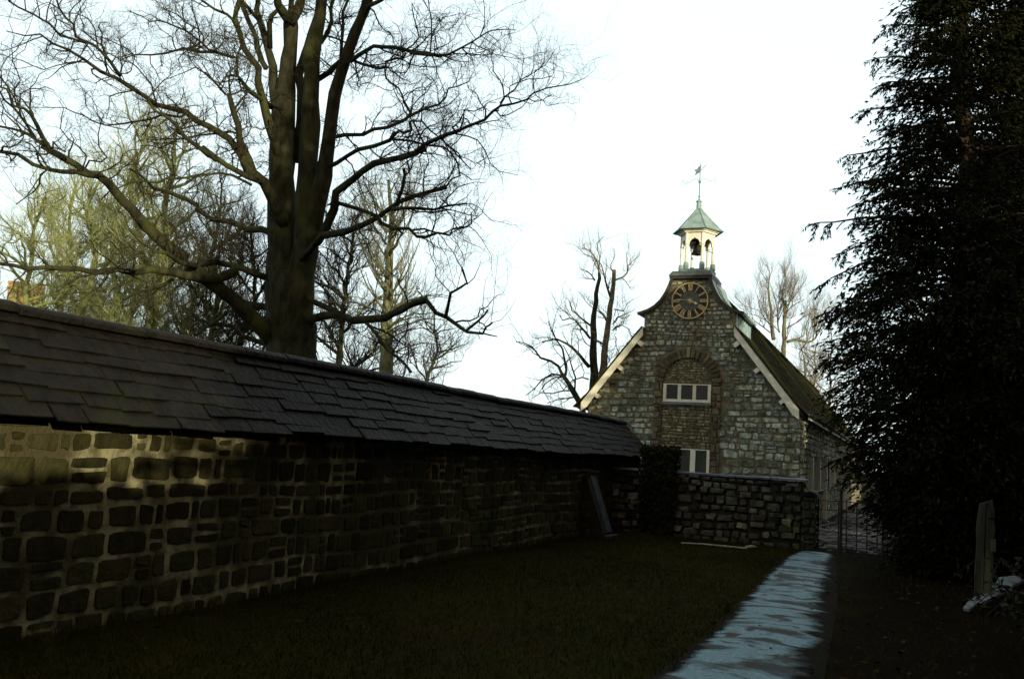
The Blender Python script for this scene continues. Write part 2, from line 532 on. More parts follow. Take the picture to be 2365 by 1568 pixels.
# tiled roof: courses of slabs both sides and a row of ridge stones
RX, RZ, EX, EZ = WX - .35, 2.44, WX + .30, 1.655
mb = MB()
for side in (1, -1):
    e = Vector((RX + (EX - RX) * side, 0, EZ)); r = Vector((RX, 0, RZ))
    dn = (e - r); L = dn.length; dn.normalize()
    nn = Vector((-dn.z * side, 0, dn.x * side)).normalized()
    if nn.z < 0: nn = -nn
    nc = 7
    for c in range(nc):
        a0, a1 = L * c / nc - .02, L * (c + 1) / nc + .035
        y = -3 + rng.uniform(-.4, 0)
        ye = 21.25 + .7 * (c + 1) / nc
        while y < ye - .05:
            wd = rng.uniform(.28, .75)
            y1 = min(y + wd, ye + rng.uniform(0, .03))
            if y < 13.6 <= y1: y1 = 13.6
            lift0, lift1 = .012 + rng.uniform(0, .006), .028 + rng.uniform(0, .010)
            sag = .012 * math.sin(y * .8)
            aa1 = a1 + rng.uniform(-.015, .02)
            th = .02
            q = []
            for yy in (y + .004, y1 - .004):
                yy += rng.uniform(-.012, .012)
                lift1 += rng.uniform(-.006, .012); aa1 += rng.uniform(-.018, .018)
                for a, lf in ((a0, lift0), (aa1, lift1)):
                    base = r + dn * a + nn * lf + UY * yy + UZ * sag
                    q += [base, base - nn * th]
            # order: y0:a0 top,bot, a1 top,bot ; y1 ...
            g = rng.uniform(.82, 1.18)
            mb.tone = (g, g * rng.uniform(.97, 1.03), g * rng.uniform(.95, 1.12), 1)
            mb.add(q, [(0, 4, 6, 2), (1, 3, 7, 5), (2, 6, 7, 3), (0, 1, 5, 4), (0, 2, 3, 1), (4, 5, 7, 6)])
            y = y1 + (.035 if y1 == 13.6 else 0)                 # a seam where two lengths of the roof meet
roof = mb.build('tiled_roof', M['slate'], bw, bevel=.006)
mb = MB()
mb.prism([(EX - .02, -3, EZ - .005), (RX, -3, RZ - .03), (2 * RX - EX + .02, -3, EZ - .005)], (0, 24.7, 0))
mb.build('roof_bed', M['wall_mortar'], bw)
mb = MB()
y = -3
while y < 21.2:
    wd = min(rng.uniform(.5, .8), 21.27 - y)
    z = RZ + .012 * math.sin(y * .8) + rng.uniform(-.006, .008)
    hw = .13
    prof = [(RX + s * hw * math.cos(a), y, z - .01 + .07 * math.sin(a)) for s, a in ((1, -.35), (1, .3), (1, .8), (1, 1.3), (-1, 1.3), (-1, .8), (-1, .3), (-1, -.35))]
    g = rng.uniform(.7, 1.4)
    mb.tone = (g, g, g * 1.06, 1)
    mb.prism(prof, (0, wd - .008, 0))
    y += wd
mb.build('ridge', M['slate'], bw, bevel=.008)
# sloping buttress near the far end
mb = MB()
b0, b1 = 17.35, 17.95
prof = [(WX + .02, 0, 1.16), (WX + .12, 0, 1.16), (WX + .50, 0, .12), (WX + .50, 0, -.2), (WX + .02, 0, -.2)]
mb.prism([Vector(p) + UY * b0 for p in prof], UY * (b1 - b0), 1)
mb.tone = (.46, .50, .50, 1)
mb.beam((WX + .10, (b0 + b1) / 2 + .06, 1.20), (WX + .505, (b0 + b1) / 2 + .06, .12), b1 - b0 - .26, .05, (1, 0, .4), 2)
sl = (Vector((WX + .50, 0, .12)) - Vector((WX + .12, 0, 1.16))).normalized()
nl = Vector((-sl.z, 0, sl.x)); nl = nl if nl.x > 0 else -nl
courses(mb, Vector((WX + .02, b0, 0)), UX, UZ, -UY, (0, .42), (0, 1.0), (.15, .22), (.15, .3), .03, rng, .02, .02, test=lambda q: q[2] < .1 + .38 * (1.1 - q[3]) / 1.04 + .02)
mb.tone = (.45, .5, .5, 1)
mb.box((WX + .47, b0 + .06, .02), (WX + .64, b1 + .03, .08), 2)
M['coping'] = mat('coping', (.17, .20, .25), (.09, .10, .125), rough=.5, scale=6, bump=.5, tone=True)
bt = mb.build('buttress', [M['wall_stone'], M['field_gap'], M['coping']], bw)
bt['label'] = 'sloping grey stone buttress'

# ---------------------------------------------------------------- low wall beside the gate
GY = 19.4
lw = thing('garden_wall', 'waist-high wall of rough field stones with thin slab coping in front of the clock building', 'wall', (-3.7, GY, 0))
mb = MB()
rng = R_(21)
mb.box((-5.84, GY, -.3), (-1.86, GY + .42, 1.33), 1)
lights = {}
def field_tone(q):
    return grey(rng, .5, 1.9)
b = -.02
while b < 1.32:
    h = rng.uniform(.12, .21)
    if b + h > 1.25: h = 1.33 - b
    a = -5.84
    while a < -1.87:
        wd = min(rng.uniform(.14, .36), -1.86 - a)
        dv = .045 * math.sin(a * 2.3 + b * 5) * (1 if .05 < b < 1.1 else 0) + rng.gauss(0, .012)
        t = grey(rng, .3, 1.5)
        if rng.random() < .2: t = grey(rng, 1.5, 2.2)
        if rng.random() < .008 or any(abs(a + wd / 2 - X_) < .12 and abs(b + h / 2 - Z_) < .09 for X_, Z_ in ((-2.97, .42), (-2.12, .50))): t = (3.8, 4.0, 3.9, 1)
        lay_stone(mb, Vector((0, GY, 0)), UX, UZ, -UY, (a, b + dv, a + wd, b + h + dv), .085, rng, .012, .045, t)
        a += wd
    b += h
courses(mb, Vector((-1.86, GY, 0)), UY, UZ, UX, (0, .42), (0, 1.33), (.13, .2), (.15, .3), .04, rng, .02, .04)
mb.build('stonework', [M['field_stone'], M['field_gap']], lw)
mb = MB()
a = -5.84
while a < -1.8:
    wd = min(rng.uniform(.45, .8), -1.78 - a)
    g = rng.uniform(.8, 1.4)
    mb.tone = (g, g, g * 1.05, 1)
    z = 1.335 + rng.uniform(0, .012)
    mb.box((a + .005, GY - .07, z), (a + wd - .005, GY + .48, z + .045), 0)
    a += wd
mb.build('coping', M['coping'], lw, bevel=.008)


def pier(x0, x1, y0, y1, h, rng, dome):
    mb = MB()
    mb.box((x0 + .03, y0 + .03, -.3), (x1 - .03, y1 - .03, h), 1)
    courses(mb, Vector((x0, y0 + .03, 0)), UX, UZ, -UY, (0, x1 - x0), (-.02, h), (.14, .2), (.14, .3), .04, rng, .015, .03, tones=(.3, .9))
    courses(mb, Vector((x1 - .03, y0, 0)), UY, UZ, UX, (0, y1 - y0), (-.02, h), (.14, .2), (.14, .3), .04, rng, .015, .03, tones=(.3, .9))
    courses(mb, Vector((x0 + .03, y1, 0)), -UY, UZ, -UX, (0, y1 - y0), (-.02, h), (.14, .2), (.14, .3), .04, rng, .015, .03, tones=(.3, .9))
    cap = MB()
    n = 7
    cx, cy = (x0 + x1) / 2, (y0 + y1) / 2
    pts = [(cx + (x1 - x0) * .54 * math.cos(math.pi * i / n), y0 - .03, h + dome * math.sin(math.pi * i / n)) for i in range(n + 1)]
    cap.prism(pts, (0, y1 - y0 + .06, 0))
    return mb, cap


rng = R_(31)
gp = thing('gate_pier', 'short round-topped stone pier at the right end of the low wall, beside the gate', 'pier', (-1.69, GY + .1, 0))
mb, cap = pier(-1.84, -1.57, GY - .08, GY + .3, 1.06, rng, .10)
mb.build('stonework', [M['field_stone'], M['field_gap']], gp)
cap.build('cap', M['field_stone'], gp, bevel=.01)
ip = thing('gate_pier', 'taller stone pier smothered in ivy where the two walls meet', 'pier', (-4.76, GY, 0))
mb, cap = pier(-5.0, -4.53, GY - .14, GY + .3, 1.72, rng, .05)
mb.build('stonework', [M['field_stone'], M['field_gap']], ip)
cap.build('cap', M['field_stone'], ip, bevel=.01)


def leaf(mb, p, d, up, L, Wd, mi=0):
    """a small folded leaf"""
    d = d.normalized()
    s = d.cross(up)
    s = s.normalized() if s.length > 1e-4 else d.orthogonal().normalized()
    n = s.cross(d)
    mb.add([p, p + d * L * .45 + s * Wd / 2 + n * Wd * .12, p + d * L, p + d * L * .45 - s * Wd / 2 + n * Wd * .12], [(0, 1, 2, 3)], mi)


rng = R_(32)
iv = thing('ivy', 'dark ivy clump covering the tall pier between the two walls', 'ivy', (-4.76, GY, 0))
mb = MB()
st = MB()
for i in range(5200):
    x = rng.uniform(-5.16, -4.44); z = 2.0 * (1 - rng.random() ** 1.5)
    y = GY - .16 - abs(rng.gauss(0, .06)) if rng.random() < .62 else rng.uniform(GY - .2, GY + .4)
    if z > 1.76 - .04 * rng.random():
        z = 1.74 + rng.random() * .15
    if rng.random() < .18: x = -4.49 + abs(rng.gauss(0, .035))
    nrm = Vector((rng.gauss(0, .5) + (x + 4.76), -1 + rng.gauss(0, .4), rng.gauss(.3, .5)))
    d = Vector((rng.gauss(0, .6), rng.gauss(-.2, .3), rng.gauss(-.5, .5)))
    mb.tone = grey(rng, .5, 1.6)
    leaf(mb, Vector((x, y, z)), d, nrm, rng.uniform(.05, .09), rng.uniform(.045, .075))
mb.build('leaves', M['ivy_leaf'], iv)
for i in range(6):
    x = -5.0 + .09 * i
    st.tube([(x + .03 * math.sin(j * 1.3 + i), GY - .19, j * .17) for j in range(10)], [.014 - .001 * j for j in range(10)], 5)
st.build('stem', M['bark'], iv)

# ---------------------------------------------------------------- iron gate and fence
gt = thing('iron_gate', 'narrow dark iron wicket gate of thin horizontal bars at the path end', 'gate', (-1.34, GY, 0))
def bars(root, x0, x1, y, zs, z1, verts=(), r=.009):
    for z in zs:
        m_ = MB(); m_.tube([(x0, y, z), (x0 + (x1 - x0) * .5, y + .004, z - .008), (x1, y, z)], r, 6); m_.build('rail', M['iron'], root)
    for x, rr in verts:
        m_ = MB(); m_.tube([(x, y - .012, .05), (x, y - .012, z1)], rr, 6); m_.build('upright', M['iron'], root)
bars(gt, -1.555, -1.16, GY + .1, (.16, .40, .62, .82, 1.0), 1.03, ((-1.55, .014), (-1.165, .014)))
fe = thing('iron_fence', 'dark iron estate fence running from the gate post under the yew', 'fence', (-.3, GY, 0))
bars(fe, -1.10, 1.6, GY + .1, (.12, .24, .36, .58, .80, 1.0), 1.06, [(-1.02 + .19 * i, .011) for i in range(14)])
for x in (-.35, .6, 1.55):
    m_ = MB(); m_.box((x - .02, GY + .08, -.2), (x + .02, GY + .12, 1.12)); m_.build('post', M['iron'], fe, bevel=.004)
gpost = thing('gate_post', 'slim dark iron post between the wicket gate and the fence', 'post', (-1.12, GY + .1, 0))
m_ = MB(); m_.box((-1.145, GY + .07, -.3), (-1.095, GY + .13, 1.16)); m_.build('shaft', M['iron'], gpost, bevel=.006)
m_ = MB(); m_.lathe([(.012, 1.155), (.03, 1.17), (.036, 1.19), (.028, 1.215), (.006, 1.23)], (-1.12, GY + .1, 0), 12); m_.build('finial', M['iron'], gpost, smooth=True)


# ---------------------------------------------------------------- the building with the clock gable
XC, GF = -5.93, 27.0                       # centre line and gable front
TW = 1.36                                  # half width of the raised centre
XL, XR, EV = -9.02, -2.66, 3.12
def rz(dx): return 7.40 - 1.27 * abs(dx)   # roof slope
bd = thing('clock_building', 'stone building with white bargeboards, blue-grey lead ogee gable, gold clock and cupola', 'building', (XC, GF, 0))
rng = R_(41)
OG = [(1.62, 6.07), (1.50, 6.10), (1.30, 6.17), (1.10, 6.29), (.92, 6.47), (.78, 6.70), (.68, 6.93), (.62, 7.13)]   # ogee, tip to top


def gable_top(dx):
    a = abs(dx)
    if a > TW: return rz(dx) - .06
    for (x0, z0), (x1, z1) in zip(OG, OG[1:]):
        if x1 <= a <= x0:
            return z0 + (z1 - z0) * (x0 - a) / (x0 - x1) - .05
    return 7.08


mb = MB()
poly = [(XL, -.4), (XR, -.4), (XR, EV), (XC + TW, rz(TW) - .06)] + [(XC + x, z - .05) for x, z in OG if x <= TW] + [(XC - x, z - .05) for x, z in reversed(OG) if x <= TW] + [(XC - TW, rz(TW) - .06), (XL, EV)]
poly.insert(4, (XC + TW, 6.10)); poly.insert(-2, (XC - TW, 6.10))
mb.prism([(x, GF, z) for x, z in poly], (0, .5, 0), 1)
mb.box((XC - TW, GF + .5, 4.6), (XC + TW, GF + 2.4, 6.05), 1)


def open_wall(q):
    uc, vc = (q[0] + q[2]) / 2, (q[1] + q[3]) / 2
    for dx in (q[0], q[2]):
        if q[3] > gable_top(dx) + .0 or (abs(dx) > TW and abs(uc) < TW and q[3] > rz(TW)): return False
    if abs(dx) <= TW + .02 and False: return False
    if vc < 3.95 and abs(uc) < 1.03: return False
    if vc >= 3.95 and math.hypot(uc, vc - 3.95) < 1.06: return False
    if math.hypot(uc, vc - 6.40) < .50: return False
    return True


O = Vector((XC, GF, 0))
for U, V, hr, wr in (((XL - XC, XR - XC), (.9, 2.0), (.19, .27), (.24, .48)), ((XL - XC, XR - XC), (2.0, 5.2), (.13, .24), (.16, .40)), ((-TW, TW), (5.2, 7.10), (.10, .16), (.12, .26))):
    courses(mb, O, UX, UZ, -UY, U, V, hr, wr, .036, rng, .008, .05, test=open_wall, tones=(.4, 1.5), wave=.03)
mb.build('front_wall', [M['rubble'], M['rubble_mortar']], bd)

# arch and jambs
mb = MB()
n_ = 19
for i in range(n_):
    a = math.pi * (i + .5) / n_
    rad = UX * math.cos(a) + UZ * math.sin(a)
    tan = UX * math.sin(a) - UZ * math.cos(a)
    hw = math.pi / n_ * .84 / 2
    mb_t = grey(rng, .55, 1.25)
    if i == n_ // 2: mb_t = (1.5, 1.75, 1.2, 1)
    lay_stone(mb, O + UZ * 3.95, tan, rad, -UY, (-hw, .72, hw, 1.02 + (.06 if i == n_ // 2 else rng.uniform(-.03, .03))), .085, rng, .010, .008, mb_t)
for s in (-1, 1):
    courses(mb, O, UX, UZ, -UY, (.74, 1.02) if s > 0 else (-1.02, -.74), (.9, 3.95), (.16, .28), (.22, .3), .07, rng, .012, .015, tones=(.6, 1.4))
mb.build('arch_surround', M['dressed'], bd)
mb = MB()
M['panel_stone'] = mat('panel_stone', (.27, .245, .15), (.14, .125, .072), scale=9, bump=.6, bscale=30, tone=True)
mb.tone = (.5, .5, .5, 1)
mb.prism([(XC + x, GF - .012, z) for x, z in [(-.73, 1.98), (.73, 1.98), (.73, 3.95)] + [(.73 * math.cos(math.pi * i / 24), 3.95 + .73 * math.sin(math.pi * i / 24)) for i in range(1, 24)] + [(-.73, 3.95)]], (0, .013, 0))
courses(mb, O, UX, UZ, -UY, (-.73, .73), (1.99, 3.30), (.075, .11), (.12, .26), .045, rng, .014, .016, tones=(.6, 1.7))
courses(mb, O, UX, UZ, -UY, (-.72, .72), (3.93, 4.67), (.055, .085), (.10, .2), .035, rng, .014, .015, tones=(.7, 1.6), test=lambda q: max(math.hypot(q[0], q[3] - 3.95), math.hypot(q[2], q[3] - 3.95)) < .735)
mb.build('infill_panel', M['panel_stone'], bd)


def window(x0, x1, z0, z1, mul, side, bot, topw, lattice, pm):
    wn = MB()
    y0, y1 = GF - .075, GF + .02
    wn.box((x0, y0, z0), (x0 + side, y1, z1)); wn.box((x1 - side, y0, z0), (x1, y1, z1))
    wn.box((x0 + side, y0 - .01, z0), (x1 - side, y1, z0 + bot)); wn.box((x0 + side, y0, z1 - topw), (x1 - side, y1, z1))
    lw_ = (x1 - x0 - 2 * side - 2 * mul) / 3
    xs_ = []
    for i in range(3):
        a = x0 + side + i * (lw_ + mul)
        xs_.append((a, a + lw_))
        if i < 2: wn.box((a + lw_, y0 + .004, z0 + bot), (a + lw_ + mul, y1, z1 - topw))
    o = wn.build('window', M['white_paint'], bd, bevel=.006)
    for a, b in xs_:
        p = MB()
        zz0, zz1 = z0 + bot, z1 - topw
        p.box((a, GF - .045, zz0), (b, GF - .035, zz1), 0)
        if lattice:
            for k in range(1, 4):
                x = a + (b - a) * k / 4
                p.box((x - .005, GF - .050, zz0), (x + .005, GF - .045, zz1), 1)
            for k in range(1, 5):
                z = zz0 + (zz1 - zz0) * k / 5
                p.box((a, GF - .0515, z - .005), (b, GF - .0465, z + .005), 1)
        p.build('pane', [pm, M['came']], o)
    s_ = MB()
    s_.prism([(x0 - .03, GF - .14, z0 - .07), (x0 - .03, GF - .14, z0 - .035), (x0 - .03, GF + .02, z0 - .004), (x0 - .03, GF + .02, z0 - .07)], (x1 - x0 + .06, 0, 0))
    s_.build('sill', M['lead_sill'], o)


window(XC - .715, XC + .715, 3.35, 3.90, .105, .095, .085, .035, True, M['pane'])
window(XC - .735, XC + .735, 1.24, 1.98, .155, .085, .05, .03, False, M['blind'])

# raised ogee roof of the gable
mb = MB()
for s in (1, -1):
    pts = [(XC + s * x, z) for x, z in OG]
    low = []
    for i, (x, z) in enumerate(pts):
        a, b = pts[max(i - 1, 0)], pts[min(i + 1, len(pts) - 1)]
        t = Vector((b[0] - a[0], b[1] - a[1])).normalized()
        nrm = Vector((t.y, -t.x)) * (-s)
        if nrm.y > 0: nrm = -nrm
        low.append((x + nrm.x * .07, z + nrm.y * .07))
    band = pts + low[::-1]
    mb.prism([(x, GF - .02, z) for x, z in band], (0, 2.42, 0), 0)
    mb.prism([(x, GF - .12, z) for x, z in pts + [(x + (x - q[0]) * .25, z + (z - q[1]) * .25) for (x, z), q in zip(low, pts)][::-1]], (0, .099, 0), 1)
    # welts across the lead
    for k in range(1, 5):
        yy = GF + .5 * k
        for (x0, z0), (x1, z1) in zip(pts, pts[1:]):
            mb.beam((x0, yy, z0 + .012), (x1, yy, z1 + .012), .035, .03, (0, 1, 0), 0)
mb.build('ogee_roof', [M['lead'], M['dark_lead']], bd)
M['blue_lead'] = mat('blue_lead', (.33, .45, .50), (.24, .33, .37), rough=.45, scale=6, bump=.2)
for s in (1, -1):
    mb = MB()
    x0 = XC + s * (TW + .004)
    mb.box((min(x0, x0 + s * .05), GF + .03, 5.2), (max(x0, x0 + s * .05), GF + 2.4, 6.09), 0)
    for k in range(7):
        yy = GF + .2 + k * .36
        xx = x0 + s * .05
        mb.box((min(xx, xx + s * .03), yy, 5.25), (max(xx, xx + s * .03), yy + .035, 6.06), 0)
    mb.build('side_cladding', M['blue_lead'], bd)
mb = MB()
mb.box((XC - .65, GF - .13, 7.09), (XC + .65, GF + 1.35, 7.17), 1)
zs_ = ((.66, .70, 7.171), (.66, .70, 7.21), (.58, .60, 7.34))
vs = [(XC + sx * a, GF + .62 + sy * (b + .08), z) for a, b, z in zs_ for sx, sy in ((-1, -1), (1, -1), (1, 1), (-1, 1))]
mb.add(vs, [(i * 4 + j, i * 4 + (j + 1) % 4, (i + 1) * 4 + (j + 1) % 4, (i + 1) * 4 + j) for i in range(2) for j in range(4)] + [(3, 2, 1, 0), (8, 9, 10, 11)], 0)
M['worn_lead'] = mat('worn_lead', (.12, .14, .14), (.07, .075, .07), rough=.5, scale=7, bump=.3)
mb.build('cupola_deck', [M['worn_lead'], M['dark_lead']], bd, bevel=.01)

# clock
cz, CR = 6.41, .545
ck = MB()
cyl = [(XC + CR * math.cos(2 * math.pi * i / 48), GF - .09, cz + CR * math.sin(2 * math.pi * i / 48)) for i in range(48)]
ck.prism(cyl, (0, .06, 0), 0)
clock = ck.build('clock', M['dial'], bd)
def ring(name, r0, r1, y0, y1, m_, par, n=64):
    q = MB()
    vs = []
    for i in range(n):
        a = 2 * math.pi * i / n
        for r, y in ((r0, y0), (r1, y0), (r1, y1), (r0, y1)):
            vs.append((XC + r * math.cos(a), y, cz + r * math.sin(a)))
    q.add(vs, [(i * 4 + j, i * 4 + (j + 1) % 4, ((i + 1) % n) * 4 + (j + 1) % 4, ((i + 1) % n) * 4 + j) for i in range(n) for j in range(4)])
    return q.build(name, m_, par)
ring('rim', .528, .553, GF - .115, GF - .085, M['gold'], clock)
ring('chapter_ring',   .305, .524, GF - .094, GF - .0885, M['dial_dark'], clock)


def flat(mb, pts, y0, y1):
    mb.prism([(XC + x, y0, cz + z) for x, z in pts], (0, y1 - y0, 0))


ROMAN = ['XII', 'I', 'II', 'III', 'IIII', 'V', 'VI', 'VII', 'VIII', 'IX', 'X', 'XI']
for h, s in enumerate(ROMAN):
    a = -2 * math.pi * h / 12
    def P(u, v):                                   # u along the ring, v outward
        r = .318 + v * .19
        x, z = u, r
        return (x * math.cos(a) - z * math.sin(a), x * math.sin(a) + z * math.cos(a))
    wds = {'I': .034, 'V': .075, 'X': .075}
    tot = sum(wds[c] for c in s)
    u = -tot / 2
    q = MB()
    k_ = 0
    def stroke(u0, v0, u1, v1, t):
        global k_
        k_ += 1
        flat(q, [P(u0 - t / 2, v0), P(u0 + t / 2, v0), P(u1 + t / 2, v1), P(u1 - t / 2, v1)], GF - .106 - .0006 * k_, GF - .094)
    for c in s:
        wd = wds[c]
        if c == 'I': stroke(u + wd / 2, 0, u + wd / 2, 1, .016)
        if c == 'V': stroke(u + .010, 1, u + wd / 2, 0, .022); stroke(u + wd - .010, 1, u + wd / 2, 0, .012)
        if c == 'X': stroke(u + .010, 1, u + wd - .010, 0, .022); stroke(u + wd - .010, 1, u + .010, 0, .012)
        u += wd
    stroke(0, .985, 0.0001, 1.015, tot * .75); stroke(0, -.03, 0.0001, .03, tot * .75)
    q.build('numeral', M['gold'], clock)
q = MB()
for i in range(16):
    a = 2 * math.pi * i / 16
    r = .15 if i % 2 == 0 else .095
    flat(q, [(math.cos(a) * r, math.sin(a) * r), (math.cos(a + .2) * .035, math.sin(a + .2) * .035), (0, 0), (math.cos(a - .2) * .035, math.sin(a - .2) * .035)], GF - .106 - .0007 * i, GF - .094)
q.build('sunburst', M['gold'], clock)
def hand(name, ang, L, wd, m_, y):
    a = math.radians(ang)
    dx, dz = math.sin(a), math.cos(a)
    q = MB()
    def h_(l, s): return (dx * l - dz * s, dz * l + dx * s)
    flat(q, [h_(-.06, -wd * .4), h_(-.06, wd * .4), h_(L * .62, wd * .4), h_(L * .72, wd * 1.6), h_(L, 0), h_(L * .72, -wd * 1.6), h_(L * .62, -wd * .4)], y, y + .008)
    q.build(name, m_, clock)
M['pale_gold'] = mat('pale_gold', (.80, .70, .42), rough=.35, metal=.2)
hand('hour_hand', 113, .26, .026, M['pale_gold'], GF - .135)
hand('minute_hand', 276, .42, .012, M['gold'], GF - .148)

# bargeboards with the purlin ends showing below them
for s in (1, -1):
    q = MB()
    def B(dx, dz): return (XC + s * dx, GF - .27, rz(dx) + dz)
    q.prism([B(3.24, -.05), B(TW + .01, -.05), B(TW + .01, -.33), B(2.70, -.36), B(3.05, -.43), B(3.24, -.33)], (0, .045, 0))
    q.build('bargeboard', M['white_paint'], bd, bevel=.006)
    for dx, L, wd in ((1.50, .27, .13), (2.10, .25, .12), (2.80, .20, .11)):
        q = MB()
        t = Vector((s * -1, 0, 1.27)).normalized()
        nrm = Vector((-s * 1.27, 0, -1)).normalized()
        p = Vector((XC + s * dx, GF - .13, rz(dx) - .36))
        q.beam(p, p + nrm * L * .62, wd, .24, (0, 1, 0))
        q.build('purlin_end', M['white_paint'], bd, bevel=.006)

# roof: mossy tiles in courses, both slopes
q = MB()
for s in (1, -1):
    t = Vector((s, 0, -1.27)).normalized()
    nrm = Vector((s * 1.27, 0, 1)).normalized()
    L = 3.42 * math.hypot(1, 1.27)
    nc = 24
    for c in range(nc):
        d0, d1 = L * c / nc, L * (c + 1) / nc
        dxm = d1 / math.hypot(1, 1.27)
        y = GF - .30 if dxm > TW + .12 else GF + 2.2
        while y < 72:
            ln = rng.uniform(.5, 2.2) if y < 45 else rng.uniform(2, 5)
            lift = rng.uniform(.010, .024)
            g = rng.uniform(.85, 1.15)
            q.tone = (g, g * rng.uniform(.95, 1.08), g, 1)
            kick = .10 * max(0, (c - nc + 3) / 3)
            a = Vector((XC, y, 7.40)) + t * (d0 - .03) + nrm * (.005 + kick * .7)
            b = Vector((XC, y, 7.40)) + t * (d1 + .02) + nrm * (lift + kick)
            e = UY * (ln - .004)
            th = nrm * .03
            q.add([a, b, b + e, a + e, a - th, b - th, b - th + e, a - th + e], [(0, 1, 2, 3), (7, 6, 5, 4), (1, 5, 6, 2), (0, 4, 5, 1), (3, 2, 6, 7)])
            y += ln
    # boarding under the tiles
    q.tone = (.6, .6, .6, 1)
q.build('roof', M['moss_roof'], bd)
q = MB()
for s in (1, -1):
    a = (XC + s * 3.36, GF - .22, rz(3.36) - .10); b = (XC + s * (TW + .03), GF - .22, rz(TW + .03) - .10)
    q.prism([a, b, (b[0], b[1], b[2] + .06), (a[0], a[1], a[2] + .06)], (0, .22, 0))
    a = (XC + s * 3.36, GF + .51, rz(3.36) - .10); b = (XC, GF + .51, rz(0) - .10)
    q.prism([a, b, (b[0], b[1], b[2] + .06), (a[0], a[1], a[2] + .06)], (0, 44, 0))
q.build('roof_boarding', M['dark_lead'], bd)
q = MB()
q.tone = (.8, .8, .8, 1)
y = GF + 2.2
while y < 72:
    q.tube([(XC, y, 7.40 + .03), (XC, y + .44, 7.42 + rng.uniform(-.01, .02))], .12, 8)
    y += .45
q.build('ridge', M['moss_roof'], bd, smooth=True)
q = MB()
q.box((XR + .19, GF + .02, 2.98), (XR + .225, 70, 3.14))
q.build('fascia', M['white_paint'], bd)
q = MB()
q.tube([(XR + .29, GF - .1, 3.10), (XR + .29, 70, 3.06)], .055, 8)
q.build('gutter', M['dark_lead'], bd, smooth=True)

# long side facing the yard
q = MB()
q.box((XR - .5, GF + .5, 1.96), (XR - .002, 70, 3.2), 1)
q.box((XR - .5, GF + .5, -.5), (XR - .002, 29.3, 1.96), 1)
q.box((XR - .5, 29.3, -.5), (XR - .06, 70, .86), 1)
q.box((XL, GF + .5, -.4), (XL + .5, 70, 3.2), 1)
q.box((XL + .5, 69.5, -.4), (XR - .5, 70, 3.2), 1)
courses(q, Vector((XR - .002, GF, 0)), UY, UZ, UX, (.0, 16), (1.98, 3.1), (.15, .24), (.18, .42), .05, rng, .022, .05, tones=(.5, 1.5))
courses(q, Vector((XR - .002, GF, 0)), UY, UZ, UX, (.0, 2.3), (.3, 1.98), (.15, .26), (.18, .42), .05, rng, .022, .05, tones=(.5, 1.5))
courses(q, Vector((XR - .06, GF, 0)), UY, UZ, UX, (2.3, 20), (-.35, .86), (.15, .24), (.18, .42), .04, rng, .022, .05, tones=(.35, .9))
q.build('side_wall', [M['rubble'], M['rubble_mortar']], bd)
M['dark_board'] = mat('dark_board', (.055, .050, .036), (.035, .030, .022), rough=.7, scale=5, stretch=(1, 6, 1), bump=.3)
for y0, y1 in ((29.9, 35.2), (35.8, 39.8), (40.2, 47.6), (48.2, 58)):
    q = MB()
    q.box((XR - .20, y0, .865), (XR - .15, y1, 1.955), 0)
    q.build('side_window', M['dark_board'], bd)
q = MB()
q.box((XR - .30, 29.3, .862), (XR + .03, 58, .895)); q.build('sill', M['lead_sill'], bd)
for y, full, wd in ((29.75, 0, .13), (32.6, 0, .12), (35.5, 1, .125), (40.0, 0, .12), (43.6, 0, .16), (47.9, 1, .13), (52, 0, .13)):
    q = MB()
    q.box((XR - .06, y - .06, .897 if not full else -.22), (XR - .06 + wd + .055, y + .06, 1.955))
    p_ = q.build('post', M['cream_paint'], bd, bevel=.006)
    if full:
        f_ = MB()
        f_.box((XR - .04, y - .12, -.36), (XR + .20, y + .12, -.221)); f_.build('stone_foot', M['lead_sill'], p_, bevel=.02)

# cupola
CX, CY = XC + .01, GF + .66
def hexpt(r, k, z): return Vector((CX + r * math.cos(math.pi / 3 * k), CY + r * math.sin(math.pi / 3 * k), z))
q = MB()
q.prism([hexpt(.60, k, 7.335) for k in range(6)], (0, 0, .08))
q.prism([hexpt(.56, k, 7.4155) for k in range(6)], (0, 0, .045))
cup = q.build('cupola', M['lead'], bd, bevel=.01)
RC = .49
for k in range(6):
    q = MB()
    p = hexpt(RC, k, 0)
    q.lathe([(.055, 7.46), (.055, 7.64), (.062, 7.66), (.05, 7.68), (.045, 8.22), (.062, 8.24), (.062, 8.28), (.05, 8.29), (.05, 8.60)], p, 12)
    q.build('column', M['cream_paint'], cup, smooth=False)
    q = MB()
    q.lathe([(.085, 7.455), (.085, 7.60), (.07, 7.67), (.0565, 7.675)], p, 12)
    q.build('column_foot', M['dark_lead'] if k in (2,) else M['lead'], cup)
q = MB()
